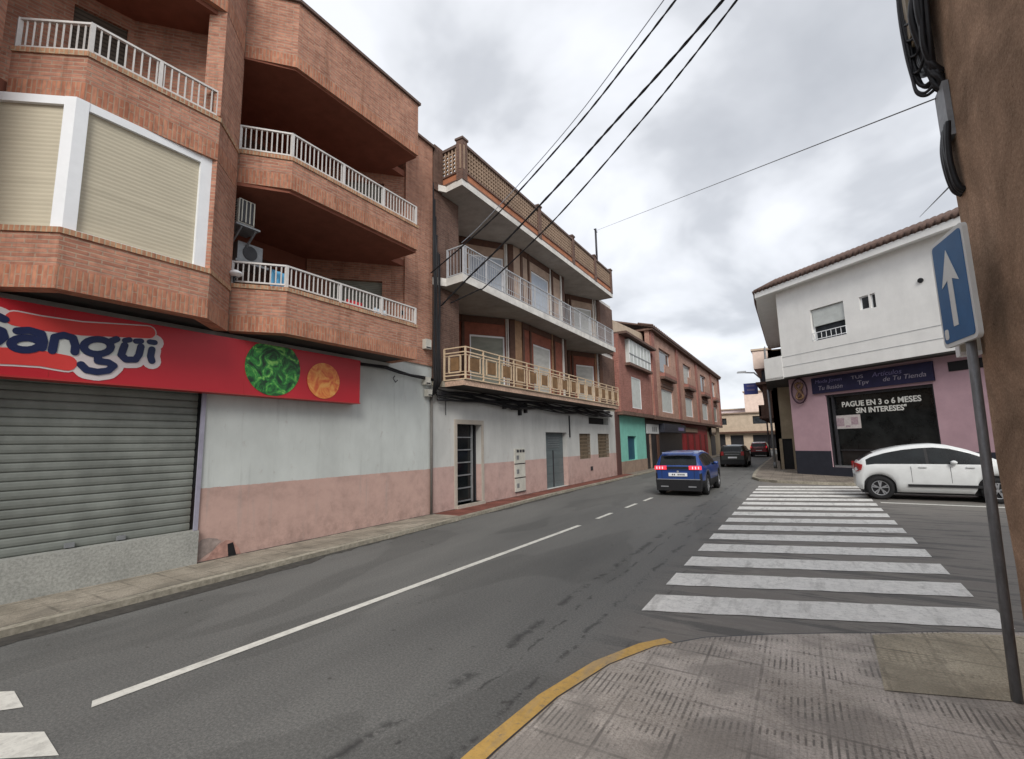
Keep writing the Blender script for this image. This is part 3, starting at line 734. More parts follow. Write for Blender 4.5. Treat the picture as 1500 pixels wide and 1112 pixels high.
# small lamp / downpipe
mb = MB(); mb.tube([(WX+.05, 9.40, PZ), (WX+.05, 9.40, 3.1)], .032, plain('downpipe_grey', (.13, .12, .11), .6, .2, 5), 8)
mb.build('downpipe', B1)

# shop sign
S = thing('shop_sign', 'long red shop fascia reading Sangüi with printed lettuce and tomato, above the roller shutter', 'shop sign', (-7.9, 4, 2.7))
SX = -7.9
mb = MB(); mb.box(-8.14, SX, -4, 6.86, 2.72, 3.63, 'signred'); mb.box(-8.14, SX+.012, -4, 6.872, 2.70, 2.722, 'signred_dark')
mb.box(SX+.0002, SX+.003, 1.98, 1.984, 2.74, 3.62, 'signred_dark'); mb.box(SX-.2, SX+.002, 4.40, 4.404, 2.73, 3.62, 'signred_dark')
mb.build('panel', S)
def strokes(lines, wdt, off, mat, parent, name, th=.006):
    mb = MB(); cnt = 0; tot = sum(2*len(l_) for l_ in lines)
    for ln in lines:
        wd = wdt
        P = [onx(px, py, SX) for px, py in ln]; P = [Vector((p.y, p.z)) for p in P]
        for i in range(len(P)-1):
            a, b = P[i], P[i+1]; d = (b-a); 
            if d.length < 1e-5: continue
            d.normalize(); n = Vector((-d.y, d.x))*wd/2
            cnt += 1; oo = off+th*(.4+.6*cnt/tot)
            pl = [a-n, b-n, b+n, a+n]
            mb.geo([(SX, p.x, p.y) for p in pl]+[(SX+oo, p.x, p.y) for p in pl], [(4, 5, 6, 7), (0, 1, 5, 4), (1, 2, 6, 5), (2, 3, 7, 6), (3, 0, 4, 7)], mat)
        for i, p in enumerate(P):
            cnt += 1; oo = off+th*(.4+.6*cnt/tot)
            ring = [(p.x+wd/2*math.cos(2*math.pi*k/14), p.y+wd/2*math.sin(2*math.pi*k/14)) for k in range(14)]
            mb.geo([(SX, *r) for r in ring]+[(SX+oo, *r) for r in ring], [tuple(range(14, 28))]+[(k, (k+1) % 14, 14+(k+1) % 14, 14+k) for k in range(14)], mat)
    return mb.build(name, parent)
def arc(cx, cy, rx, ry, a0, a1, n=10): return [(cx+rx*math.cos(R(a0+(a1-a0)*i/n)), cy+ry*math.sin(R(a0+(a1-a0)*i/n))) for i in range(n+1)]
# letters in photo pixels on the sign plane
LET = [
    [(6, 468), (-4, 463), (-14, 467), (-12, 480), (2, 485), (5, 494), (-4, 501), (-16, 499)],          # S
    [(25, 485), (42, 484), (60, 489), (63, 500), (61, 510)], arc(37, 504, 21, 9, 330, 30, 12),                                # a
    [(76, 514), (80, 494), (93, 491), (106, 495), (110, 507), (109, 516)],                                                            # n
    arc(142, 508, 20, 11, 0, 360, 16), [(158, 502), (170, 497)], [(143, 520), (143, 529), (158, 531), (166, 536), (158, 543), (142, 545), (126, 542), (118, 534)],   # g
    [(182, 506), (177, 520), (184, 527), (198, 527), (203, 520), (206, 508)],                                                 # u
    [(222, 512), (220, 522), (222, 529)],                                                                               # i
]
DOT = [[(183, 499), (189, 498)], [(199, 500), (206, 500)], [(219, 501), (226, 502)]]
BAR1 = [(22, 467), (60, 474), (120, 482), (217, 487)]
BAR2 = [(-40, 519), (20, 522), (60, 525), (98, 532)]
strokes(LET+DOT, .235, .004, 'signwhite', S, 'letter_outline', .003)
strokes([BAR1, [(20, 490), (110, 500), (220, 505)]], .21, .003, 'signwhite', S, 'stripe_outline', .002); strokes([BAR2], .24, .003, 'signwhite', S, 'stripe_outline', .002)
strokes([[(10, 485), (60, 500), (110, 505), (215, 512)], [(-30, 480), (40, 505), (100, 510)]], .23, .007, 'aqua_white', S, 'letter_backing', .002)
strokes([BAR1], .175, .010, 'signred_light', S, 'stripe', .001); strokes([BAR2], .195, .010, 'signred_light', S, 'stripe', .001)
strokes(LET, .086, .013, 'signnavy', S, 'lettering', .006)
strokes(DOT, .075, .013, 'signnavy', S, 'lettering', .006)
pc = onx(401, 539, SX); mb = MB(); mb.disc((SX+.004, pc.y, pc.z), (0, 1, 0), (0, 0, 1), .50, .004, 'lettuce', 36, ru=1.04, rv=1.0)
# trim the lettuce disc to the panel height
me_ = mb.v; mb.v = [(x, y, min(3.625, max(2.725, z))) for x, y, z in me_]; mb.build('lettuce_picture', S)
pc = onx(474, 558, SX); mb = MB(); mb.disc((SX+.008, pc.y, pc.z), (0, 1, 0), (0, 0, 1), .37, .004, 'tomato', 32, rv=.95); mb.v = [(x, y, max(2.725, z)) for x, y, z in mb.v]; mb.build('tomato_picture', S)

# air conditioner and things on the lower balcony
AC = thing('air_conditioner', 'white air conditioner outdoor unit hung on the brick pier above the lower balcony', 'air conditioner', (-7.98, 4.25, 5.65))
mb = MB(); mb.box(-8.20, -7.92, 4.16, 4.44, 5.68, 6.12, 'zinc_box'); mb.build('casing', AC)
mb = MB(); mb.box(-7.92, -7.905, 4.18, 4.42, 5.70, 6.10, 'dark_metal')
for k in range(4): mb.box(-7.905, -7.895, 4.20+k*.07, 4.215+k*.07, 5.70, 6.10, 'zinc_box')
for k in range(9): mb.box(-8.19, -7.95, 4.132, 4.14, 5.71+k*.045, 5.73+k*.045, 'dark_metal')
mb.build('grille', AC)
mb = MB(); mb.box(-8.3, -7.86, 4.10, 4.52, 5.61, 5.64, 'grey_metal'); mb.bar((-8.25, 4.2, 5.3), (-7.88, 4.2, 5.6), .03, .03, 'grey_metal'); mb.bar((-8.25, 4.45, 5.3), (-7.88, 4.45, 5.6), .03, .03, 'grey_metal'); mb.build('bracket', AC)
AC2 = thing('air_conditioner', 'second darker outdoor unit on brackets in the shade just below the white one', 'air conditioner', (-8.3, 4.5, 5.1))
mb = MB(); mb.box(-8.45, -8.15, 4.3, 4.75, 5.12, 5.45, 'grey_metal'); mb.build('casing', AC2)
mb = MB(); mb.disc((-8.15, 4.52, 5.28), (0, 1, 0), (0, 0, 1), .13, .012, 'dark_metal', 20); mb.build('fan_grille', AC2)
mb = MB(); mb.box(-8.5, -8.1, 4.25, 4.85, 5.06, 5.10, 'grey_metal'); mb.build('bracket', AC2)
def towel(x, y, w_, z0, z1, mat, label, cat='laundry'):
    mb = MB(); n = 10
    for i in range(n):
        a = y+w_*i/n; b = y+w_*(i+1)/n; xa = x+.02*math.sin(i*1.7); xb = x+.02*math.sin((i+1)*1.7)
        za = z0+.02*math.sin(i*2.3); zb = z0+.02*math.sin((i+1)*2.3)
        mb.face([(xa, a, za), (xb, b, zb), (xb, b, z1), (xa, a, z1)], mat, True); mb.face([(xa-.03, a, za), (xa-.03, a, z1), (xb-.03, b, z1), (xb-.03, b, zb)], mat, True)
        mb.face([(xa, a, z1), (xb, b, z1), (xb-.03, b, z1), (xa-.03, a, z1)], mat)
    return tag(mb.build('hanging_cloth'), label, cat, 'washing on the lower balcony')
towel(-7.62, 4.62, .32, 4.58, 4.90, 'blue_cloth', 'bright blue cloth hanging behind the left end of the lower railing')
towel(-7.75, 6.35, .42, 4.57, 4.84, 'red_cloth', 'red cloth hanging behind the right half of the lower railing')
towel(-7.72, 7.05, .40, 4.57, 4.82, 'pale_cloth', 'pale blue cloth hanging beside the red one behind the lower railing')
mb = MB(); mb.geo(*(lambda: ([(-7.86+.16*math.cos(2*math.pi*k/16)*r, 4.12+.11*math.sin(2*math.pi*k/16)*r, z_) for r, z_ in ((.4, 4.66), (1, 4.70), (.95, 4.73), (.3, 4.78)) for k in range(16)], [(j*16+k, j*16+(k+1) % 16, (j+1)*16+(k+1) % 16, (j+1)*16+k) for j in range(3) for k in range(16)]))(), 'white_frame', True)
mb.bar((-7.86, 4.12, 4.57), (-7.86, 4.12, 4.7), .03, .03, 'dark_metal')
tag(mb.build('balcony_lamp'), 'small white hooded lamp at the left end of the lower balcony railing', 'lamp')

# ================================================================ second building: sawtooth facade with slab balconies
B2 = thing('apartment_building', 'brown block with three long white edged balconies and lattice roof parapet', 'building', (WX, 17, 0))
Y0, Y1 = 9.46, 24.25
mb = MB()
door = (10.50-Y0, 11.70-Y0, .15, 2.38); gar = (15.95-Y0, 17.86-Y0, .08, 2.20); w1 = (19.15-Y0, 20.45-Y0, 1.06, 2.17); w2 = (21.35-Y0, 22.95-Y0, 1.04, 2.18); hb = (20.3-Y0, 22.9-Y0, 2.62, 2.95)
mb.wall((WX, Y0), (WX, Y1-.35), 0, 3.34, [door, gar, w1, w2, hb], .30, 'wall_b2')
mb.box(-16, WX-.6, Y0, Y1, 0, 3.3, 'stucco_dark')
mb.build('wall', B2)
mb = MB(); mb.box(WX-.28, WX+.06, Y1-.35, Y1+.25, 0, 3.34, plain('dark_red_corner', (.09, .045, .04), .8)); mb.build('corner_pillar', B2)
mb = MB(); mb.box(WX-.27, WX-.23, Y0+door[0], Y0+door[1], .15, 2.38, 'glass_dark'); o = mb.build('door', B2)
mb = MB()
ya, yb = Y0+door[0], Y0+door[1]
for k in range(6): z_ = .19+k*.36; mb.box(WX-.23, WX-.20, ya+.05, yb-.2, z_, z_+.035, 'grey_metal')
mb.box(WX-.23, WX-.19, ya, ya+.05, .15, 2.36, 'dark_metal'); mb.box(WX-.23, WX-.19, yb-.23, yb-.17, .15, 2.36, 'grey_metal'); mb.box(WX-.23, WX-.19, yb-.03, yb, .15, 2.36, 'dark_metal'); mb.build('door_bars', o)
mb = MB(); jm = plain('pale_door_surround', (.40, .36, .31), .8, .12, 4)
mb.box(WX+.001, WX+.035, ya-.10, ya, PZ, 2.5, jm); mb.box(WX+.001, WX+.035, yb, yb+.10, PZ, 2.5, jm); mb.box(WX+.001, WX+.034, ya, yb, 2.38, 2.5, jm)
mb.box(WX-.3, WX+.10, ya-.06, yb+.06, 0, .15, jm); mb.build('door_surround', B2)
mb = MB(); mb.box(WX-.25, WX-.2, Y0+gar[0], Y0+gar[1], .08, 2.2, 'door_grey'); o = mb.build('door', B2)
o['label'] = 'grey steel door with vent slots'
mb = MB()
for k in range(5): mb.box(WX-.199, WX-.185, 16.5, 17.5, 1.62+k*.09, 1.645+k*.09, 'grey_metal')
mb.box(WX-.199, WX-.17, 16.88, 16.93, .1, 1.5, 'dark_metal'); mb.build('vent_slots', o)
for h in (w1, w2):
    mb = MB(); mb.box(WX-.2, WX-.16, Y0+h[0], Y0+h[1], h[2], h[3], 'glass_dark'); o = mb.build('window', B2)
    mb = MB()
    n = 9
    for k in range(n+1): y = Y0+h[0]+(h[1]-h[0])*k/n; mb.bar((WX-.05, y, h[2]), (WX-.05, y, h[3]), .03, .03, plain('rusty_bars', (.17, .13, .09), .8) if 'rb' not in M else M['rb']); M['rb'] = mb.mats[0]
    for k in range(8): z_ = h[2]+(h[3]-h[2])*k/7; mb.bar((WX-.07, Y0+h[0], z_), (WX-.07, Y0+h[1], z_), .02, .045, M['rb'])
    mb.build('window_grille', o)
mb = MB(); mb.box(WX-.3, WX-.25, 20.3, 22.9, 2.62, 2.95, 'black'); mb.build('vent_opening', B2)
mb = MB(); mb.box(WX, WX+.02, 20.3, 20.55, .52, .70, 'dark_metal'); mb.build('utility_hatch', B2)
mb = MB()
for z0, z1 in ((1.14, 1.62), (.68, 1.10), (.22, .64)):
    mb.box(WX, WX+.035, 13.6, 14.28, z0, z1, 'zinc_box'); mb.box(WX+.035, WX+.04, 13.58, 14.30, z0-.03, z0-.005, 'dark_metal'); mb.box(WX+.035, WX+.042, 13.70, 13.85, z0+.12, z0+.26, 'grey_metal')
for k in range(3): mb.box(WX+.035, WX+.042, 13.72+k*.19, 13.86+k*.19, 1.50, 1.59, 'dark_metal')
mb.build('meter_cabinet', B2)
mb = MB(); mb.tube([(WX+.03, 18.1, 2.9), (WX+.03, 18.1, 2.0)], .03, 'dark_metal', 6); mb.build('conduit', B2); mb = MB(); mb.tube([(WX+.03, 10.0, 3.2), (WX+.03, 10.0, 2.6)], .012, 'dark_metal', 5); mb.build('conduit', B2)

foot = [(WX, Y0), (WX, 10.65), (-9.55, 12.1), (-8.25, 14.0), (-8.2, 14.4), (-8.2, 18.15), (-9.05, 20.2), (-8.12, 22.3), (-8.12, Y1)]
FX = -7.35
segs = list(zip(foot, foot[1:]))
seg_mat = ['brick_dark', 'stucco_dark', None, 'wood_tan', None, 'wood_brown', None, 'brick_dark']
def win2(parent_mb, a, b, s0, s1, z0, z1, blind, name='window', frame=.06, fm='white_frame', inset=.1, root=B2):
    a = Vector(a); b = Vector(b); d = (b-a).normalized()
    p, q_ = a+d*s0, a+d*s1
    fr = MB(); fr.obox(p, p+d*frame, -inset-.03, -inset+.03, z0, z1, fm); fr.obox(q_-d*frame, q_, -inset-.03, -inset+.03, z0, z1, fm)
    fr.obox(p+d*frame, q_-d*frame, -inset-.03, -inset+.03, z1-frame, z1, fm); fr.obox(p+d*frame, q_-d*frame, -inset-.03, -inset+.03, z0, z0+frame*.7, fm)
    o = fr.build(name, root)
    bl = MB(); bl.obox(p+d*frame, q_-d*frame, -inset-.02, -inset+.012, z0+frame*.7, z1-frame, blind); bl.build('roller_blind' if 'blind' in blind or 'shutter' in blind else 'pane', o)
    return o
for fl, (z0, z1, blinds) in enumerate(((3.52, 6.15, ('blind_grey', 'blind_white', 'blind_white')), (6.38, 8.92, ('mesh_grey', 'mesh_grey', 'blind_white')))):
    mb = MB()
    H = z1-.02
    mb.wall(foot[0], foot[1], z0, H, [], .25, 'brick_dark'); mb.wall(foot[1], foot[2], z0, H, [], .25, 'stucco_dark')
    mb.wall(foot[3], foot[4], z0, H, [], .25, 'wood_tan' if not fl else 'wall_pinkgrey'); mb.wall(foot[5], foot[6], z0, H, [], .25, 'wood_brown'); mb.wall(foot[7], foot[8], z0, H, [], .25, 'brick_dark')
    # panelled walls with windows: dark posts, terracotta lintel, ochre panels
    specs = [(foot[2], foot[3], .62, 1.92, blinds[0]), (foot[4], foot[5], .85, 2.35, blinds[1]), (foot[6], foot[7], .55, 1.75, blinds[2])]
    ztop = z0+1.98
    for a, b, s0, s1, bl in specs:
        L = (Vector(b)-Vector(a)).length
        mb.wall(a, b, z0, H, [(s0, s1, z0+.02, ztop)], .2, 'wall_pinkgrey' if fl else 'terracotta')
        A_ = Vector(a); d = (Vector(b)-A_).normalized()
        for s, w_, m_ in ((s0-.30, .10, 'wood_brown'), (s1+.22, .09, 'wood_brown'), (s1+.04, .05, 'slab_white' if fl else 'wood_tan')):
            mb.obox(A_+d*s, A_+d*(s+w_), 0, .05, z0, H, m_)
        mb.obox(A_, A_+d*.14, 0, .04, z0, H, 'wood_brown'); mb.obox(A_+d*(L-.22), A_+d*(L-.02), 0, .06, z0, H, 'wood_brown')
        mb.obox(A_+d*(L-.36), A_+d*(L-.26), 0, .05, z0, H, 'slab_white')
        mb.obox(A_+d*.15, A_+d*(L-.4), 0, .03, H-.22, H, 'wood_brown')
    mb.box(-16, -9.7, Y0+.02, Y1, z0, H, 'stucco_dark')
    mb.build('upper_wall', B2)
    for a, b, s0, s1, bl in specs:
        win2(None, a, b, s0, s1, z0+.02, ztop, bl, inset=.08)
# slabs
SL = [(-8.2, 9.50), (-7.98, 9.86), (FX, 9.78), (FX, 22.2), (-8.2, 22.25)]
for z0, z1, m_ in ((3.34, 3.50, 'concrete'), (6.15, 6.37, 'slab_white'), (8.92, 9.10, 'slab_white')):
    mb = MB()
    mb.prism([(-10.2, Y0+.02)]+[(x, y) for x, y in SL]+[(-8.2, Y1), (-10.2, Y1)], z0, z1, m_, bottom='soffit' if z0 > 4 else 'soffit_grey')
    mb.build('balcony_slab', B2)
# lower railing: cream squares
mb = MB(); zb, zt = 3.62, 4.36
pth = [(-8.0, 9.80), (FX+.04, 9.82), (FX+.04, 22.15)]
for a, b in zip(pth, pth[1:]):
    for z_ in (zt, zt-.13, zb, zb-.11): mb.bar((*a, z_), (*b, z_), .035, .03, 'cream')
    a = Vector(a); b = Vector(b); L = (b-a).length; n = max(1, round(L/.83)); d = (b-a).normalized()
    for k in range(n+1):
        p = a.lerp(b, k/n)
        if k or a.x < -7.9: mb.bar((*p, zb-.12), (*p, zt), .04, .04, 'cream')
        if k < n:
            c_ = a.lerp(b, (k+.5)/n); hw = L/n*.5-.16; q0 = c_-d*hw; q1 = c_+d*hw; za, zc = zb+.08, zt-.21
            for u, v in (((*q0, za), (*q1, za)), ((*q0, zc), (*q1, zc)), ((*q0, za), (*q0, zc)), ((*q1, za), (*q1, zc))): mb.bar(u, v, .035, .035, 'cream')
            for u, v in (((*a.lerp(b, k/n), za), (*q0, za)), ((*a.lerp(b, k/n), zc), (*q0, zc)), ((*q1, za), (*a.lerp(b, (k+1)/n), za)), ((*q1, zc), (*a.lerp(b, (k+1)/n), zc))): mb.bar(u, v, .015, .015, 'cream')
            mb.obox(q0+d*.05, q1-d*.05, -.012, .012, za+.05, zc-.05, 'panel_brown')
rl = mb.build('balcony_railing', B2)
mb = MB(); mb.path([(-7.98, 9.84), (FX-.02, 9.80), (FX-.02, 22.18)], .03, 3.34, 3.47, 'mottled', .035); mb.build('slab_trim', B2)
# middle railing: pale metal
mb = MB(); railing(mb, [(-8.0, 9.95), (FX-.06, 9.90), (FX-.06, 22.1)], 6.40, 7.22, plain('pale_railing', (.40, .41, .43), .5), .12, .0055)
for k in range(13): mb.bar((FX-.06, 10+k, 6.4), (FX-.06, 10+k, 7.22), .04, .04, mb.mats[0])
for z_ in (6.6, 7.05): mb.bar((FX-.06, 9.9, z_), (FX-.06, 22.1, z_), .015, .015, mb.mats[0])
mb.build('balcony_railing', B2)
# roof parapet: orange band + lattice + coping + pillars
mb = MB(); P2 = [(-8.15, 9.86), (FX, 9.80), (FX, 22.15)]
mb.path(P2, .14, 9.10, 9.16, 'brick_dark', .0); mb.path(P2, .10, 9.16, 9.36, 'orange_panel', -.03); mb.path(P2, .14, 9.36, 9.42, 'brick_dark', .0)
mb.path(P2, .18, 10.14, 10.22, 'coping', .02); mb.build('roof_parapet', B2)
mb = MB(); lm = plain('lattice_block', (.34, .24, .17), .85, .15, 6, dirt=.5)
for a, b in zip(P2, P2[1:]):
    a = Vector(a); b = Vector(b); L = (b-a).length; n = round(L/.13); q0 = offs([a, b], -.05)
    a = Vector(q0[0]); b = Vector(q0[1])
    for k in range(n+1): p = a.lerp(b, k/n); mb.bar((*p, 9.42), (*p, 10.14), .045, .07, lm)
    for k in range(1, 6): z_ = 9.42+.72*k/6; mb.bar((*a, z_), (*b, z_), .06, .04, lm)
mb.path([(p[0]-.09, p[1]+.02) for p in P2[1:]], .02, 9.42, 10.14, 'brick_dark', 0) if False else None
mb.build('roof_lattice', B2)
mb = MB()
for y in (9.88, 14.4, 17.4, 19.9, 22.06): mb = MB(); mb.box(FX-.20, FX+.025, y-.10, y+.12, 9.105, 10.30, 'brick_dark'); mb.box(FX-.23, FX+.05, y-.13, y+.15, 10.299, 10.36, 'coping'); mb.build('roof_pillar', B2)
mb = MB()
mb.box(-8.4, -8.1, 9.5, 9.86, 8.9, 10.25, 'brick_dark'); mb.build('roof_pillar', B2)
mb = MB(); mb.box(-16, -7.6, 9.9, 22.1, 9.08, 9.12, 'coping'); mb.build('roof', B2)

# brick party piers beyond the second block -------------------------------------------------
B3 = thing('apartment_building', 'low brick house after the brown block, white glazed upper gallery over a turquoise ground floor', 'building', (WX, 27, 0))
UX = -7.85
mb = MB()
mb.wall((WX, 24.5), (WX, 29.6), 0, 3.2, [(1.45, 3.1, .75, 2.08)], .2, 'turquoise'); mb.box(-16, WX-.4, 24.3, 31, 0, 7.4, 'stucco_dark')
mb.build('wall', B3)
mb = MB(); mb.box(WX-.18, WX-.14, 25.95, 27.6, .75, 2.08, 'turq_door'); mb.build('shutter', B3)
mb = MB(); mb.box(WX-.1, WX+.04, 24.5, 29.6, 0, .72, 'sand'); mb.box(WX-.1, WX+.03, 27.9, 29.5, .72, 1.15, 'sand') if False else None; mb.build('plinth', B3)
mb = MB()
mb.wall((UX, 24.2), (UX, 30.6), 3.35, 7.55, [(2.0, 3.9, 3.65, 5.45), (1.2, 5.6, 6.25, 7.5)], .3, 'brick_far2')
mb.box(UX-.4, UX-.002, 24.17, 24.2, 3.35, 7.55, 'brick_far2'); mb.build('upper_wall', B3)
mb = MB(); mb.box(UX-.3, UX+.10, 24.2, 30.6, 3.2, 3.4, 'brick_dark'); mb.box(UX-.2, UX+.30, 25.2, 29.9, 5.95, 6.1, 'brick_dark'); mb.build('string_course', B3)
win2(None, (UX, 24.2), (UX, 30.6), 2.0, 3.9, 3.65, 5.45, 'shutter_white', inset=.05, root=B3)
mb = MB(); mb.box(UX-.1, UX+.22, 25.4, 29.8, 6.10, 7.45, 'shutter_white')
for k in range(7): mb.box(UX+.22, UX+.235, 25.4+k*.72, 25.46+k*.72, 6.15, 7.4, 'white_frame')
mb.box(UX+.22, UX+.24, 25.4, 29.8, 6.6, 6.66, 'grey_metal'); mb.build('glazed_gallery', B3)
mb = MB(); mb.prism([(-16, 24.3), (UX+.45, 24.3), (UX+.45, 30.6), (-16, 30.6)], 7.55, 7.68, 'tile_roof')
mb.geo([(-16, 24.3, 8.6), (UX-.5, 24.3, 8.5), (UX-.5, 31, 8.9), (-16, 31, 8.9), (-16, 24.3, 7.6), (UX-.5, 24.3, 7.6), (UX-.5, 31, 7.6), (-16, 31, 7.6)], [(0, 1, 2, 3), (5, 6, 2, 1), (4, 5, 1, 0), (6, 7, 3, 2)], 'cream_wall'); mb.build('roof', B3)

B4 = thing('apartment_building', 'long weathered pink brick terrace with tiled eaves over dark and red shopfronts', 'building', (WX, 45, 0))
mb = MB(); wins = []
ws = ((2.4, 5.9), (10.5, 13.8), (18.6, 22.0), (26.0, 28.5))
Yb = 30.7; Ye = 62
for s0, s1 in ws: wins += [(s0, s1, 3.75, 5.4), (s0, s1, 6.55, 8.25)]
mb.wall((UX, Yb), (UX, Ye), 3.3, 9.0, wins, .3, 'brick_far')
mb.box(UX-.3, UX+.0, Yb-.02, Yb, 3.3, 9.0, 'brick_far'); mb.box(-16, UX-.6, Yb, Ye, 0, 9.0, 'stucco_dark')
for y in (30.8, 38.3, 46.6, 55.3, 61.2): mb.box(UX, UX+.10, y, y+.8, 3.4, 8.98, 'brick_far2')
mb.build('wall', B4)
mb = MB(); mb.box(UX-.1, UX+.12, Yb, Ye, 3.15, 3.38, 'brick_dark'); mb.build('string_course', B4)
for i, (s0, s1) in enumerate(ws):
    win2(None, (UX, Yb), (UX, Ye), s0, s1, 3.75, 5.4, 'shutter_white' if i < 3 else 'blind_grey', inset=.12, root=B4, frame=.12)
    win2(None, (UX, Yb), (UX, Ye), s0, s1, 6.55, 8.25, 'glass_house' if i % 2 == 0 else 'blind_white', inset=.2, root=B4, frame=.12)
    mb = MB(); mb.box(UX, UX+.35, Yb+s0-.1, Yb+s1+.1, 6.20, 6.45, 'brick_far2'); mb.box(UX, UX+.36, Yb+s0-.15, Yb+s1+.15, 6.02, 6.2, 'brick_dark')
    mb.box(UX+.30, UX+.35, Yb+s0-.1, Yb+s1+.1, 6.45, 7.0, 'brick_far'); mb.build('balcony', B4)
    mb = MB(); mb.box(UX+.001, UX+.05, Yb+s0-.1, Yb+s1+.1, 5.5, 5.75, 'brick_dark'); mb.build('lintel', B4)
mb = MB(); mb.prism([(-16, Yb), (UX+.30, Yb-.2), (UX+.30, Ye), (-16, Ye)], 9.0, 9.12, 'brick_dark')
mb.geo([(UX+.36, Yb-.3, 9.12), (UX+.36, Ye, 9.12), (UX-3.5, Ye, 10.2), (UX-3.5, Yb-.3, 10.2), (UX+.36, Yb-.3, 9.22), (UX+.36, Ye, 9.22), (UX-3.5, Ye, 10.3), (UX-3.5, Yb-.3, 10.3)], [(4, 5, 6, 7), (0, 4, 7, 3), (0, 1, 5, 4), (1, 2, 6, 5)], 'tile_roof')
k = 0
y = Yb-.3
while y < Ye: mb.tube([(UX+.38, y, 9.24), (UX-.6, y, 9.50)], .07, 'tile_roof', 6); y += .45
mb.build('roof', B4)
# shopfronts (ground floor)
def shop(y0, y1, mat, label=None, x=WX, zt=3.15, nm='shopfront'):
    mb = MB(); mb.box(x-.3, x, y0, y1, 0, zt, mat); o = mb.build(nm, B4); 
    if label: o['label'] = label
    return o
shop(29.62, 32.8, 'shop_black'); mb = MB(); mb.box(WX, WX+.06, 29.8, 32.7, 2.25, 2.85, 'shop_white'); 
o = mb.build('fascia', B4); mb = MB()
for k in range(3): mb.box(WX+.06, WX+.07, 31.0+k*.45, 31.3+k*.45, 2.38, 2.7, 'grey_metal')
mb.build('fascia_letters', o)
mb = MB(); mb.box(WX, WX+.05, 30.4, 30.65, .1, 2.2, 'sand'); mb.box(WX, WX+.05, 32.2, 32.7, .1, 2.2, 'wood_brown'); mb.build('door_frame', B4)
shop(32.8, 40.3, 'shop_black'); mb = MB(); mb.box(WX, WX+.35, 33.0, 40.2, 2.35, 2.95, 'plinth_dark'); mb.box(WX+.35, WX+.36, 37.5, 39.5, 2.5, 2.75, 'lilac_text'); mb.build('fascia', B4)
shop(40.3, 53, 'shop_red'); mb = MB()
for y in (42, 45, 48, 51): mb.box(WX, WX+.05, y, y+.9, .1, 2.3, plain('darker_red_pillar', (.15, .02, .02), .6) if 'drp' not in M else M['drp']); M['drp'] = mb.mats[0]
mb.box(WX, WX+.1, 40.5, 47, 2.45, 2.85, 'sand'); mb.build('fascia', B4)
shop(53, 62, 'beige_wall'); mb = MB(); mb.box(WX, WX+.04, 55, 58, .1, 2.2, 'plinth_dark'); mb.box(WX, WX+.3, 54, 57, 2.3, 3.0, 'glass_shop'); mb.build('fascia', B4)

# ================================================================ white corner building (right)
cor = Vector((-.19, 26.5)); D = Vector((.768, -.64)).normalized(); NN = Vector((D.y, -D.x))
def W(s, o=0): p = cor+D*s+NN*o; return (p.x, p.y)
B5 = thing('corner_building', 'white corner house with curved eaves over a mauve walled shop', 'building', (cor.x, cor.y, 0))
LEN = 12.0
mb = MB()
mb.wall(W(0), W(LEN), 0, 4.66, [(1.78, 5.95, .48, 3.66)], .25, 'pink_wall')
mb.wall((cor.x, 27.6), W(0), 0, 4.66, [], .25, 'pink_wall')
mb.wall(W(.0, .012), W(1.78, .012), .0, 1.18, [], .03, 'plinth_dark'); mb.wall(W(1.78, .012), W(5.95, .012), 0, .48, [], .03, 'plinth_dark'); mb.wall(W(5.95, .012), W(LEN, .012), 0, 1.18, [], .03, 'plinth_dark')
mb.build('wall', B5)
mb = MB(); mb.obox(W(1.78), W(5.95), -.30, -.18, .48, 3.66, 'glass_shop'); o = mb.build('shop_window', B5)
mb = MB()
for s in (1.78, 2.0, 5.88): mb.obox(W(s), W(s+.06), -.18, -.06, .48, 3.66, 'dark_metal')
mb.obox(W(1.84), W(5.88), -.18, -.05, .48, .56, 'grey_metal'); mb.obox(W(1.84), W(5.88), -.18, -.1, 3.55, 3.66, 'dark_metal'); mb.obox(W(2.1), W(5.8), -.18, -.13, 1.20, 1.24, 'dark_metal'); mb.build('window_frame', o)
u3 = (D.x, D.y, 0)
def wp(s, o, z): p = W(s, o); return (p[0], p[1], z)
text('PAGUE EN 3 o 6 MESES', o, 'window_lettering', wp(2.38, -.165, 3.08), u3, .31, 'white_text', 3.05, bold=.008)
text('SIN INTERESES"', o, 'window_lettering', wp(2.95, -.165, 2.78), u3, .30, 'white_text', 1.95, bold=.008)
PO = thing('poster', 'pale landscape poster stuck in the lower left of the dark shop window', 'poster', wp(1.98, -.15, 2.15))
mb = MB(); mb.obox(W(1.95), W(3.10), -.17, -.16, 2.14, 2.72, 'poster'); mb.build('sheet', PO)
mb = MB(); mb.obox(W(2.05), W(2.4), -.159, -.155, 2.25, 2.6, 'poster_ink'); mb.obox(W(2.7), W(3.0), -.159, -.155, 2.3, 2.62, 'poster_ink'); mb.obox(W(2.45), W(2.65), -.159, -.155, 2.2, 2.28, 'poster_ink'); mb.build('print', PO)
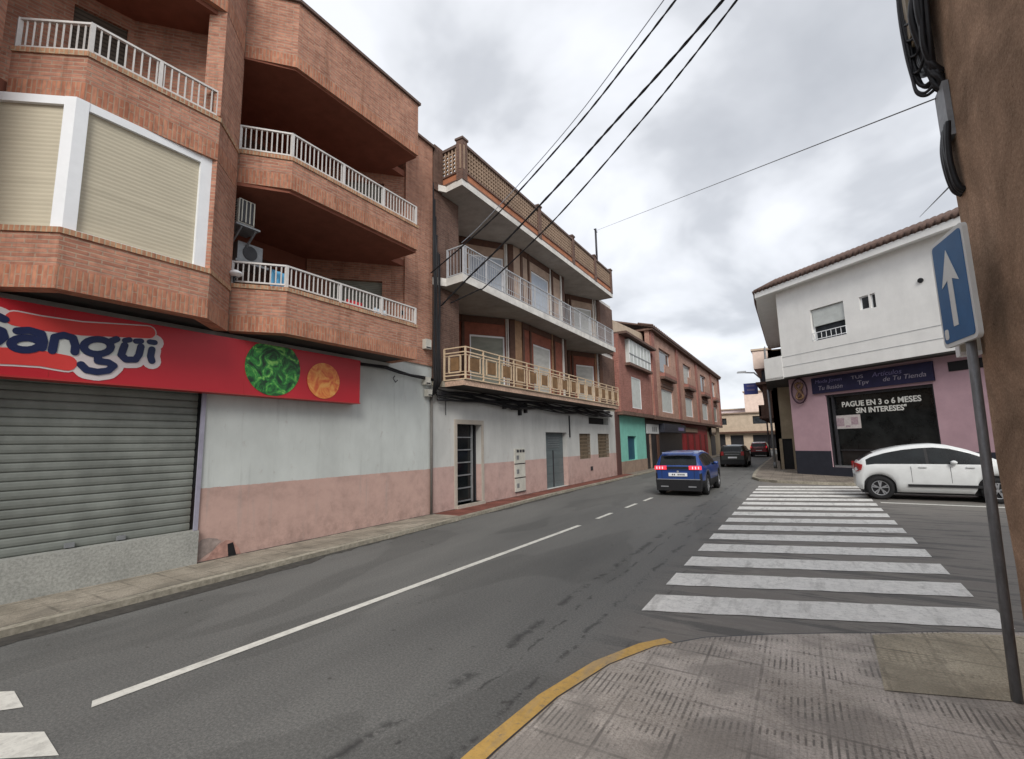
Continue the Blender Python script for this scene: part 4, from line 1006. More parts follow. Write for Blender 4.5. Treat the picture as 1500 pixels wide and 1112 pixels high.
# banner
BN = thing('shop_banner', 'dark navy banner with faint lilac lettering above the mauve shop window', 'shop sign', wp(1.3, .05, 3.75))
mb = MB(); mb.obox(W(1.26), W(6.06), .015, .10, 3.76, 4.48, 'navy'); mb.build('panel', BN)
text('Moda Joven', BN, 'lettering', wp(1.45, .115, 4.22), u3, .22, 'lilac_text', 1.25, shear=.2)
text('Tu Ilusión', BN, 'lettering', wp(1.6, .115, 3.90), u3, .27, 'pale_text', 1.1, shear=.2)
text('TUS', BN, 'lettering', wp(3.1, .115, 4.20), u3, .20, 'pale_text', .5)
text('Tpv', BN, 'lettering', wp(3.35, .115, 3.93), u3, .26, 'pale_text', .45)
text('Artículos', BN, 'lettering', wp(3.95, .115, 4.18), u3, .27, 'lilac_text', 1.1, shear=.2)
text('de Tu Tienda', BN, 'lettering', wp(4.35, .115, 3.95), u3, .25, 'pale_text', 1.5, shear=.2)
# round hanging emblem
EM = thing('hanging_emblem', 'round dark wrought emblem fixed to the mauve corner pilaster', 'sign', wp(.5, .1, 3.5))
mb = MB()
cc = Vector(wp(.62, .12, 3.98)); U = Vector(u3); Z_ = Vector((0, 0, 1))
mb.tube([cc+U*.40*math.cos(a)+Z_*.58*math.sin(a) for a in [2*math.pi*k/20 for k in range(21)]], .035, plain('dark_plum_iron', (.045, .02, .035), .5), 6); mb.build('ring', EM)
mb = MB(); mb.tube([cc+U*(.18*math.sin(2*a))+Z_*(.38*math.cos(a)) for a in [2*math.pi*k/24 for k in range(25)]], .05, plain('tan_emblem', (.22, .13, .07), .6), 6); mb.tube([cc+U*(-.1)+Z_*(-.4), cc+U*.15+Z_*(-.15), cc+U*.05+Z_*.2], .045, 'wood_brown', 6); mb.build('motif', EM)
mb = MB(); mb.obox(W(6.5), W(7.9), 0, .03, 4.02, 4.36, 'black'); mb.build('vent_opening', B5)
# upper storey
UO = .6
mb = MB()
uw = (1.95-0.27, 3.48-.27, 6.05, 7.50); u2 = (4.14-.27, 4.50-.27, 6.90, 7.44); u3_ = (4.56-.27, 4.76-.27, 6.86, 7.44)
mb.wall(W(.27, UO), W(LEN, UO), 4.66, 9.0, [uw, u2, u3_], .25, 'white_wall')
pcor = W(.27, UO)
mb.wall((pcor[0]+.02, 42), pcor, 5.6, 9.0, [], .25, 'white_wall')
mb.prism([W(.27, UO-.02), W(LEN, UO-.02), W(LEN, -3), (cor.x+.3, 27.5)], 4.6, 4.655, 'soffit_grey')
mb.box(cor.x+.3, 12, 28.2, 42, 5.7, 9, 'white_wall'); mb.box(cor.x+.3, 12, 28.2, 30, 0, 5.7, 'white_wall')
mb.build('upper_wall', B5)
o = win2(None, W(.27, UO), W(LEN, UO), uw[0], uw[1], 6.05, 7.5, 'glass_house', inset=.18, root=B5)
mb = MB(); mb.obox(Vector(W(.27, UO))+D*(uw[0]+.06), Vector(W(.27, UO))+D*(uw[1]-.06), -.16, -.08, 6.72, 7.45, 'shutter_white'); mb.build('roller_blind', o)
mb = MB(); a = Vector(W(.27, UO))+D*uw[0]; b = Vector(W(.27, UO))+D*uw[1]
for z_ in (6.12, 6.42): mb.bar((a.x, a.y, z_), (b.x, b.y, z_), .03, .03, 'white_frame')
for k in range(8): p = a.lerp(b, k/7); mb.bar((p.x, p.y, 6.08), (p.x, p.y, 6.42), .018, .018, 'white_frame')
mb.build('window_guard', o)
win2(None, W(.27, UO), W(LEN, UO), u2[0], u2[1], u2[2], u2[3], 'glass_house', inset=.12, frame=.04, root=B5)
win2(None, W(.27, UO), W(LEN, UO), u3_[0], u3_[1], u3_[2], u3_[3], 'glass_house', inset=.12, frame=.03, root=B5)
mb = MB(); q = Vector(W(6.37, UO+.002)); mb.disc((q.x, q.y, 7.39), (D.x, D.y, 0), (0, 0, 1), .09, .05, 'black', 12); 
for z_ in (5.15, 5.62): mb.obox(W(.3, UO), W(LEN-.1, UO), .001, .012, z_, z_+.02, 'shop_white')
mb.build('wall_fitting', B5)
# corner balcony and parapet on street side
mb = MB()
bp = [(-1.35, 31.8), (-1.2, 27.6), W(-.75, UO+.02), W(.27, UO+.012)]
mb.path(bp, .12, 4.62, 5.72, 'white_wall'); mb.prism([bp[0], bp[1], bp[2], bp[3], (pcor[0]+.4, pcor[1]+1), (.2, 31.8)], 4.60, 4.72, 'slab_white', bottom='soffit_grey'); mb.build('balcony', B5)
mb = MB(); railing(mb, [(-1.3, 31.6), (-1.15, 27.6), W(-.68, UO-.05)], 5.74, 6.35, 'grey_metal', .16, .014); mb.build('balcony_railing', B5)
# eaves
mb = MB()
e0 = W(-.55, 1.05); ev = [(-1.45, 42.0), (-1.35, 28.6), (-1.25, 26.6), e0, W(LEN, 1.05)]
inn = [(1.5, 42.0), (1.5, 28.8), (1.4, 28.2), W(.9, -.5), W(LEN, -.5)]
ins2 = offs(ev, -.45)
for i in range(len(ev)-1):
    a, b = ev[i], ev[i+1]; c, d_ = inn[i+1], inn[i]
    mb.face([(*a, 8.78), (*d_, 9.0), (*c, 9.0), (*b, 8.78)], 'white_wall')          # soffit
    mb.face([(*a, 8.78), (*b, 8.78), (*b, 9.04), (*a, 9.04)], 'white_wall')           # fascia
    mb.face([(*a, 9.04), (*b, 9.04), (*c, 9.9), (*d_, 9.9)], 'tile_roof')
mb.build('eaves', B5)
mb = MB()
for i in range(len(ev)-1):
    a = Vector(ev[i]); b = Vector(ev[i+1]); c = Vector(inn[i+1]); d_ = Vector(inn[i]); n = max(1, int((b-a).length/.235))
    for k in range(n):
        t_ = (k+.5)/n; p = a.lerp(b, t_); q = d_.lerp(c, t_); dd = (p-q).normalized()*.08
        mb.tube([(p.x+dd.x, p.y+dd.y, 9.10), (p.x*.55+q.x*.45, p.y*.55+q.y*.45, 9.55)], .10, 'tile_roof', 7)
mb.build('roof_tiles', B5)

# ================================================================ buildings beyond, right side
B6 = thing('house', 'narrow beige rendered house with a dark doorway behind the white corner building', 'house', (-.9, 34, 0))
mb = MB(); mb.wall((-1.0, 41), (-1.0, 30.2), 0, 5.6, [(1.0, 2.2, .1, 2.3), (5, 6.2, .1, 2.3), (4, 5.4, 3.4, 4.8)], .2, 'beige_wall'); mb.wall((-1.0, 30.2), (3, 30.2), 0, 5.6, [(.05, .68, .05, 1.75)], .2, 'beige_wall'); mb.box(-.75, 3, 30.5, 41, 0, 5.55, 'wood_brown')
mb.build('wall', B6); mb = MB(); mb.box(-.98, -.3, 30.38, 30.44, .05, 1.8, 'black'); mb.build('door', B6)
mb = MB(); mb.box(-1.25, 3, 30.0, 41, 5.6, 5.72, 'tile_roof'); mb.build('roof', B6)
B7 = thing('apartment_building', 'brown brick block on the right with overhanging peach topped balconies', 'building', (-1.8, 50, 0))
mb = MB(); mb.wall((-1.5, 62), (-1.5, 41.2), 0, 8.6, [(3, 5, .1, 2.6), (8, 11, .1, 2.6), (15, 18, .1, 2.6)], .3, 'brick_dark'); mb.box(-1.2, 5, 41.2, 62, 0, 8.5, 'wood_brown'); mb.wall((-1.5, 41.2), (4, 41.2), 0, 8.6, [], .2, 'beige_wall'); mb.build('wall', B7)
mb = MB(); mb.box(-2.6, -1.5, 43.5, 58, 3.4, 3.6, 'brick_dark'); mb.box(-2.6, -2.45, 43.5, 58, 3.6, 4.5, 'brick_dark'); mb.box(-2.6, -1.5, 43.5, 43.65, 3.6, 4.5, 'brick_dark')
mb.box(-2.65, -1.5, 43.5, 58, 6.2, 6.4, 'brick_dark'); mb.box(-2.2, -1.5, 43.9, 57.8, 4.5, 6.2, 'brick_dark'); mb.box(-2.2, -1.5, 43.9, 57.8, 6.4, 7.4, 'plinth_dark'); mb.box(-2.7, -1.4, 43.4, 58, 7.5, 9.0, 'peach_wall'); mb.box(-2.8, -1.3, 43.3, 58, 9.0, 9.15, 'cream_wall'); mb.build('balcony', B7)
HS = thing('hanging_sign', 'blue projecting sign on the brown block over the far street', 'sign', (-2.6, 45, 5.5))
mb = MB(); mb.box(-3.68, -2.62, 44.9, 45.1, 5.55, 6.5, plain('blue_sign_sheet', (.05, .065, .24), .5)); mb.build('panel', HS)
mb = MB()
for k, z_ in ((0, 6.2), (1, 5.85)): mb.box(-3.45, -2.85, 44.885, 44.9, z_, z_+.14, 'lilac_text')
mb.build('lettering', HS); mb = MB(); mb.bar((-2.62, 45, 6.3), (-1.5, 45, 6.3), .05, .05, 'dark_metal'); mb.build('bracket', HS)
SL_ = thing('street_lamp', 'tall grey street lamp rising beyond the blue hanging sign', 'street lamp', (-3.0, 52, 0))
mb = MB(); mb.tube([(-2.6, 62, 4), (-4.1, 54, 7.6)], .05, 'grey_metal', 6) if False else None
mb = MB(); mb.tube([(-2.4, 50, .1), (-2.42, 50, 5), (-2.6, 50, 7.4), (-3.1, 50, 8.0), (-3.9, 50, 8.1)], .07, 'grey_metal', 8); mb.build('pole', SL_)
mb = MB(); mb.geo([(-4.6, 49.85, 8.1), (-3.7, 49.85, 8.05), (-3.7, 50.15, 8.05), (-4.6, 50.15, 8.1), (-4.5, 49.9, 8.25), (-3.8, 49.9, 8.25), (-3.8, 50.1, 8.25), (-4.5, 50.1, 8.25)], [(0, 3, 2, 1), (4, 5, 6, 7), (0, 1, 5, 4), (1, 2, 6, 5), (2, 3, 7, 6), (3, 0, 4, 7)], 'grey_metal'); mb.build('lamp_head', SL_)
UP = thing('lamp_post', 'thin grey post standing on the far pavement beside the beige house', 'post', (-1.25, 31, .1))
mb = MB(); mb.tube([(-1.28, 31, .1), (-1.28, 31, 4.6)], .06, 'grey_metal', 8); mb.build('pole', UP)
mb = MB(); mb.tube([(-1.28, 31, .1), (-1.28, 31, .45)], .09, 'grey_metal', 8); mb.build('base', UP)

def farhouse(name, label, x0, x1, y, h, mat, wins, roofm='tile_roof', depth=10, gf=None):
    b = thing(name, label, 'house', ((x0+x1)/2, y, 0)); mb = MB()
    mb.wall((x0, y), (x1, y), 0, h, wins, .3, mat); mb.box(x0, x1, y+.3, y+depth, 0, h-.01, mat); mb.build('wall', b)
    mb = MB(); mb.box(x0-.2, x1+.2, y-.35, y+depth, h, h+.2, roofm); mb.build('roof', b)
    for a in wins:
        mb = MB(); mb.box(x0+a[0], x0+a[1], y+.2, y+.26, a[2], a[3], 'glass_house' if a[2] > 2.5 else 'shop_black'); mb.build('window', b)
    return b
farhouse('house', 'cream two storey house closing the end of the street with a dark awning', -13.5, -1.5, 88, 6.0, 'cream_wall', [(1.5, 2.8, .1, 2.6), (3.6, 5.6, .1, 2.4), (7.0, 11, .1, 2.4), (1.2, 3.2, 4.2, 5.3), (7.2, 9.4, 4.2, 5.5)], 'sand')
bA = [o for o in C.objects if o.get('label', '').startswith('cream two')][0]
mb = MB(); mb.box(-12, -2, 87.2, 88, 2.7, 3.0, 'wood_brown'); mb.build('awning', bA)
farhouse('house', 'tall peach building rising behind the cream house at the street end', -8.3, -2.0, 100, 10.6, 'peach_wall', [], 'cream_wall')
farhouse('house', 'low pale pink building left of the peach one on the skyline', -16, -8.5, 104, 7.6, plain('pale_pink_render', (.66, .55, .55), .9), [(4, 5.2, 5.2, 6.6)], 'cream_wall')
farhouse('house', 'plain beige building at the far left where the street bends', -30, -13.8, 80, 6.5, 'beige_wall', [(14, 15.5, 3.5, 5)], 'tile_roof')
farhouse('house', 'cream building hidden far right beyond the brown block', -1.4, 14, 70, 7.0, 'cream_wall', [(1, 2, 3.5, 5)], 'tile_roof')
g = MB()
hl = plain('hill_scrub', (.16, .15, .14), .95, .2, .05)
n = 24
for i in range(n):
    xa = -200+i*16; xb = xa+16; ha = 5+4*math.sin(i*.7)+2*math.sin(i*1.9); hb_ = 5+4*math.sin((i+1)*.7)+2*math.sin((i+1)*1.9)
    g.face([(xa, 330, -1), (xb, 330, -1), (xb, 350, hb_+6), (xa, 350, ha+6)], hl); g.face([(xa, 350, ha+6), (xb, 350, hb_+6), (xb, 420, -1), (xa, 420, -1)], hl)
struct('hills', g)

# ================================================================ brown house corner on the right
B8 = thing('house', 'old brown rendered house corner at the right edge behind the one way sign', 'house', (1.35, 4.9, 0))
mb = MB()
# the wall leans a little, its corner worn: several vertical facets
zz = [0, .8, 1.6, 2.4, 3.2, 4.0, 5.0, 6.2, 8.0]; jit = [0, .012, -.008, .006, .014, -.004, .01, 0, 0]
for i in range(len(zz)-1):
    a, b = zz[i], zz[i+1]; xa = 1.30+jit[i]; xb = 1.30+jit[i+1]; ya_ = 5.10+jit[i]+.0*a; yb_ = 5.10+jit[i+1]
    mb.face([(xa, ya_, a), (xa, -2, a), (xb, -2, b), (xb, yb_, b)], 'brown_wall')
    mb.face([(xa, ya_, a), (xb, yb_, b), (xb+.04, yb_+.05, b), (xa+.04, ya_+.05, a)], 'brown_wall')
    mb.face([(xa+.04, ya_+.05, a), (xb+.04, yb_+.05, b), (9, yb_+2.2, b), (9, ya_+2.2, a)], 'brown_wall')
mb.face([(1.3, 5.1, 8), (1.3, -2, 8), (9, -2, 8), (9, 7.3, 8)], 'tile_roof'); mb.face([(9, 7.3, 0), (9, 7.3, 8), (9, -2, 8), (9, -2, 0)], 'brown_wall')
mb.build('wall', B8)
mb = MB(); mb.prism([(1.335, 4.9), (1.26, 4.88), (1.26, 4.55), (1.335, 4.5)], NZ, .75, 'brown_wall') if False else None
JB = thing('junction_box', 'beige junction box at the top of the brown wall wrapped in black cables', 'junction box', (1.25, 5.2, 5))
mb = MB(); mb.box(1.165, 1.29, 5.0, 5.14, 5.22, 5.9, plain('beige_box', (.30, .24, .16), .6, .15, 5, dirt=.4)); mb.build('casing', JB)
mb = MB(); mb.box(1.15, 1.165, 5.02, 5.12, 5.28, 5.8, plain('beige_lid', (.34, .29, .21), .6, .15, 5, dirt=.4)); mb.build('lid', JB)
def wobble(pts, amp, seed):
    rr = random.Random(seed); return [Vector(p)+Vector((rr.uniform(-amp, amp), rr.uniform(-amp, amp), rr.uniform(-amp, amp))) for p in pts]
def smooth(P, k=6):
    P = [Vector(p) for p in P]; Q = []
    for i in range(len(P)-1):
        p0, p1, p2, p3 = P[max(i-1, 0)], P[i], P[i+1], P[min(i+2, len(P)-1)]
        for j in range(k):
            t = j/k; Q.append(.5*((2*p1)+(-p0+p2)*t+(2*p0-5*p1+4*p2-p3)*t*t+(-p0+3*p1-3*p2+p3)*t**3))
    return Q+[P[-1]]
CB = thing('cable_bundle', 'thick tangle of black cables hanging down the top of the brown wall corner', 'cables', (1.25, 5, 5))
for s in range(14):
    mb = MB(); y = 4.78+s*.028; zl = 4.66+.07*((s*5) % 7)/3
    pts = [(1.27, y-.12, 6.6), (1.245, y-.08+.03*(s % 3), 5.9), (1.22-.02*(s % 3), y+.02, 5.4), (1.225-.01*(s % 2), y+.06, 5.05), (1.25, 4.98-.012*(s % 5), zl+.1), (1.285, 4.98-.012*(s % 5), zl)]
    mb.tube(smooth(wobble(pts, .02, s)), .018+.006*(s % 3), 'black', 7); mb.build('cable', CB)
for s, (zl, xo) in enumerate(((4.74, 1.135), (4.80, 1.15), (4.70, 1.145), (4.78, 1.17))):
    mb = MB(); pts = [(1.19, 5.25, 6.4), (xo, 5.16, 5.7), (xo-.01, 5.10, 5.2), (xo, 5.08, zl+.16), (xo+.02, 5.06, zl+.03), (xo+.07, 5.02, zl-.01), (1.25, 4.97, zl+.06), (1.25, 4.93, zl+.5)]
    mb.tube(smooth(wobble(pts, .008, s+40)), .013+.004*(s % 2), 'black' if s else 'dark_metal', 7); mb.build('cable', CB)
for s in range(4):
    mb = MB(); z = 5.45-.16*s; mb.tube(smooth([(1.14, 5.09, z), (1.17, 5.0, z-.05), (1.2, 4.95, z+.02), (1.26, 4.9, z+.05)], 4), .012, 'black', 6); mb.build('cable_tie', CB)
MT = thing('cable_cover', 'grey metal cable cover with a dark bundle below it on the brown wall', 'cable cover', (1.27, 5, 4.3))
mb = MB(); mb.box(1.262, 1.30, 4.86, 5.10, 4.20, 4.68, 'grey_metal'); mb.build('plate', MT)
mb = MB()
for s in range(6): mb.tube(smooth(wobble([(1.27, 4.88+s*.03, 4.32), (1.245, 4.87+s*.03, 4.15), (1.24, 4.86+s*.026, 3.95), (1.265, 4.87+s*.02, 3.78), (1.30, 4.88+s*.015, 3.72)], .006, s+90)), .022, 'black', 7)
mb.build('cables', MT)
WB = thing('wall_plate', 'small white plate box fixed to the brown wall behind the blue sign', 'plate', (1.27, 5.1, 2.6))
mb = MB(); mb.box(1.16, 1.29, 5.02, 5.13, 2.42, 2.72, 'white_frame'); mb.build('casing', WB); mb = MB(); mb.box(1.165, 1.285, 5.012, 5.02, 2.45, 2.69, 'zinc_box'); mb.build('face_plate', WB)
mb = MB()
for s in range(3): mb.tube(wobble([(1.24, 5.06, 3.4), (1.22, 5.04, 3.1), (1.23, 5.05, 2.9), (1.22, 5.05, 2.72)], .015, s+20), .014, 'black', 6)
mb.build('cable', WB)

# ================================================================ one-way sign
SG = thing('traffic_sign', 'blue one way arrow sign on a leaning grey pole at the near corner', 'traffic sign', (1.09, 4.66, NZ))
pb = Vector((1.09, 4.62, NZ)); pt = Vector((1.16, 4.66, 3.28))
mb = MB(); mb.tube([pb, pb.lerp(pt, .5), pt], .030, 'pole_grey', 14); mb.build('pole', SG)
c0 = Vector((1.10, 4.98, 0)); 
pl = Vector((1.055, 4.93)); pr = Vector((1.135, 4.43)); sgz0, sgz1 = 2.47, 3.32
# panel frame: u along width (left -> right seen from the street), facing the camera side
U = Vector((pr.x-pl.x, pr.y-pl.y, 0)).normalized(); Wd = (pr-pl).length; Nn = U.cross(Vector((0, 0, 1)))
def sp_(u, z_, o=0): return Vector((pl.x, pl.y, 0))+U*u+Vector((0, 0, z_))+Nn*o
def plate(mb, u0, u1, z0, z1, o0, o1, mat, r=.04, n=5):
    ring = []
    for cx, cz, a0 in ((u1-r, z1-r, 0), (u0+r, z1-r, 90), (u0+r, z0+r, 180), (u1-r, z0+r, 270)):
        for k in range(n+1): a = R(a0+90*k/n); ring.append((cx+r*math.cos(a), cz+r*math.sin(a)))
    m_ = len(ring); mb.geo([sp_(u, z_, o0) for u, z_ in ring]+[sp_(u, z_, o1) for u, z_ in ring], [tuple(range(m_, 2*m_)), tuple(range(m_))[::-1]]+[(k, (k+1) % m_, m_+(k+1) % m_, m_+k) for k in range(m_)], mat)
mb = MB(); plate(mb, 0, Wd, sgz0, sgz1, -.03, .0, 'sign_white'); mb.build('panel', SG)
mb = MB(); plate(mb, .03, Wd-.03, sgz0+.03, sgz1-.03, .0005, .004, 'sign_blue', .03); mb.build('blue_face', SG)
mb = MB(); cu_ = Wd*.48
arrow = [(-.035, .14), (.035, .14), (.035, .50), (.13, .46), (0, .73), (-.13, .46), (-.035, .50)]
v = [sp_(cu_+x*1.0, sgz0+z_, .0045) for x, z_ in arrow]+[sp_(cu_+x, sgz0+z_, .0075) for x, z_ in arrow]
mb.geo(v, [(7, 8, 9, 13), (9, 10, 11), (9, 11, 13), (11, 12, 13)]+[(k, (k+1) % 7, 7+(k+1) % 7, 7+k) for k in range(7)], 'sign_white'); mb.build('arrow', SG)
mb = MB(); plate(mb, .05, .11, sgz0+.06, sgz0+.14, .0045, .006, 'sign_white', .02); mb.build('sticker', SG)
mb = MB(); mb.bar(sp_(.1, 2.6, -.05), sp_(Wd-.1, 2.6, -.05), .03, .03, 'grey_metal'); mb.bar(sp_(.1, 3.15, -.05), sp_(Wd-.1, 3.15, -.05), .03, .03, 'grey_metal'); mb.build('bracket', SG)

# ================================================================ cables over the street
def cable(a, b, sag, r, mat, label, name='power_cable', group=None, twist=0):
    mb = MB(); P = catenary(a, b, sag, 22)
    if twist:
        n = 90; P = catenary(a, b, sag, n)
        for s in range(2): mb.tube([p+Vector((math.cos(i*1.05+s*math.pi), 0, math.sin(i*1.05+s*math.pi)))*twist for i, p in enumerate(P)], r, mat, 6)
    else: mb.tube(P, r, mat, 6)
    return tag(mb.build(name), label, 'cable', group)
def onz(px, py, z):
    d = rt*((px-PCX)/FPX) - up*((py-PCY)/FPX) + fw; t = (z-CAMH)/d.z; return Vector((d.x*t, d.y*t, z))
G = 'cables strung across the street overhead'
aw = (-7.72, 9.62, 6.0)
def onplaneY(px, py, y):
    d = rt*((px-PCX)/FPX) - up*((py-PCY)/FPX) + fw; t = y/d.y; return Vector((d.x*t, y, CAMH+d.z*t))
def wire(pix, r, twist, mat, label):
    """a cable that sags through the points seen in the photo, from the facade (about 12 m off) to over the near road"""
    P = []; L_ = [0]
    for (a_, b__), (c__, d__) in zip(pix, pix[1:]): L_.append(L_[-1]+math.hypot(c__-a_, d__-b__))
    f0 = onx(*pix[0], -7.75); f1 = onz(*pix[-1], 8.6); cp = Vector((0, 0, CAMH)); k0 = 1/(f0-cp).length; k1 = 1/(f1-cp).length
    for (px, py), l_ in zip(pix, L_):
        d = (rt*((px-PCX)/FPX) - up*((py-PCY)/FPX) + fw).normalized(); P.append(cp+d/(k0+(k1-k0)*l_/L_[-1]))
    Q = []
    for i in range(len(P)-1):
        p0, p1, p2, p3 = P[max(i-1, 0)], P[i], P[i+1], P[min(i+2, len(P)-1)]
        for k in range(14):
            t = k/14; Q.append(.5*((2*p1)+(-p0+p2)*t+(2*p0-5*p1+4*p2-p3)*t*t+(-p0+3*p1-3*p2+p3)*t**3))
    Q.append(P[-1]); mb = MB()
    if twist:
        for s in range(2): mb.tube([p+Vector((math.cos(i*1.05+s*math.pi), 0, math.sin(i*1.05+s*math.pi)))*twist for i, p in enumerate(Q)], r, mat, 6)
    else: mb.tube(Q, r, mat, 6)
    return tag(mb.build('power_cable'), label, 'cable', G)
wire([(631, 400), (678, 360), (738, 304), (841, 189), (925, 84), (1008, -24)], .013, .009, 'black', 'leftmost dark twisted cable rising from the joint of the two left blocks')
wire([(646, 448), (688, 405), (738, 356), (825, 264), (891, 190), (975, 97), (1080, -24)], .017, .012, 'black', 'thickest dark twisted cable, middle one of the three over the street')
wire([(660, 444), (700, 425), (716, 415), (813, 321), (929, 189), (1005, 96), (1098, -24)], .013, .009, 'black', 'lowest right of the three dark twisted cables over the street')
wire([(676, 356), (700, 334), (762, 268), (850, 165), (990, -24)], .009, 0, 'mesh_grey', 'thin pale cable beside the leftmost dark one')
cable(onx(873, 338, -7.6), onplaneY(1374, 143, 5.05), .0, .006, 'grey_metal', 'thin dark cable from the rooftop mast across to the brown wall', group=G)
cable(onplaneY(1347, 318, 24), onplaneY(1402, 262, 5.12), .0, .008, 'dark_metal', 'short faint cable from the white corner house to the brown wall', group=G)
mb = MB(); m0 = onx(874, 372, -7.6); mb.tube([(-7.6, m0.y, 10.2), (-7.6, m0.y, 12.1)], .05, 'dark_metal', 6); mb.tube([(-7.6, m0.y-.2, 12.0), (-7.6, m0.y+.2, 12.0)], .025, 'dark_metal', 6)
tag(mb.build('cable_mast'), 'short grey mast standing on the lattice roof parapet of the brown block', 'mast')
CJ = thing('cable_bundle', 'tangle of black cables running down the joint between brick block and brown block', 'cables', (-8.1, 9.55, 4))
for s in range(6):
    mb = MB(); y = 9.36+s*.05; mb.tube(wobble([(-8.02, y, 9.0-s*.5), (-8.02, y, 7), (-8.0, y, 5.6), (-8.02, y+.02, 4.4), (-7.98, y, 3.5), (-8.0, y-.04, 3.05+.05*s)], .02, s+60), .018+.008*(s % 2), 'black', 6); mb.build('cable', CJ)
CR = thing('cable_bundle', 'sagging black cables clipped along the wall under the lowest slab balcony', 'cables', (-8.0, 15, 3.2))
for s in range(9):
    mb = MB(); pts = [(-8.08+.014*s, 9.5+i*1.23, 3.27-.035*s-.05*math.sin(i*2.1+s)) for i in range(12)]; mb.tube(smooth(wobble(pts, .025, s+70), 4), .02+.012*(s % 2), 'black', 6); mb.build('cable', CR)
mb = MB()
for y, z_ in ((12.9, 2.92), (13.9, 2.75), (14.3, 2.85)): mb.box(-8.14, -8.05, y, y+.12, z_, 3.2, 'black')
mb.tube([(-8.05, 12.9, 3.05), (-8.03, 13.3, 2.93), (-8.03, 13.7, 2.93), (-8.05, 14.2, 3.05)], .03, 'black', 6); mb.build('splice_box', CR)
CL = thing('cable_bundle', 'black cables running under the brick block overhang to the corner', 'cables', (-8.0, 8, 3.6))
for s in range(3):
    mb = MB(); mb.tube(wobble([(-8.05, 6.9+i*.42, 3.62-.02*s-(.02*i if i > 2 else 0)) for i in range(7)], .015, s+30), .022, 'black', 6); mb.build('cable', CL)
mb = MB(); mb.tube([(-8.08, 8.05, 3.45), (-8.08, 8.0, 3.38), (-8.08, 8.08, 3.30), (-8.08, 8.15, 3.36)], .012, 'black', 5); mb.build('hook', CL)
for i, (py0, py1, lb) in enumerate(((496, 512, 'topmost'), (552, 564, 'middle'), (570, 581, 'lowest'))):
    a = onx(624 if i == 0 else 621+3*i, py0, -8.0); b = onx(632 if i == 0 else 628+3*i, py1, -8.0)
    E_ = thing('fuse_box', lb+' small off white fuse box at the joint of the two left blocks', 'fuse box', (-8.05, a.y, b.z), 'fuse boxes at the block joint')
    mb = MB(); mb.box(-8.13, -8.0, a.y, b.y, b.z, a.z, 'zinc_box'); mb.build('casing', E_); mb = MB(); mb.box(-8.0, -7.99, a.y+.02, b.y-.02, b.z+.02, b.z+.05, 'dark_metal'); mb.build('label_slot', E_)

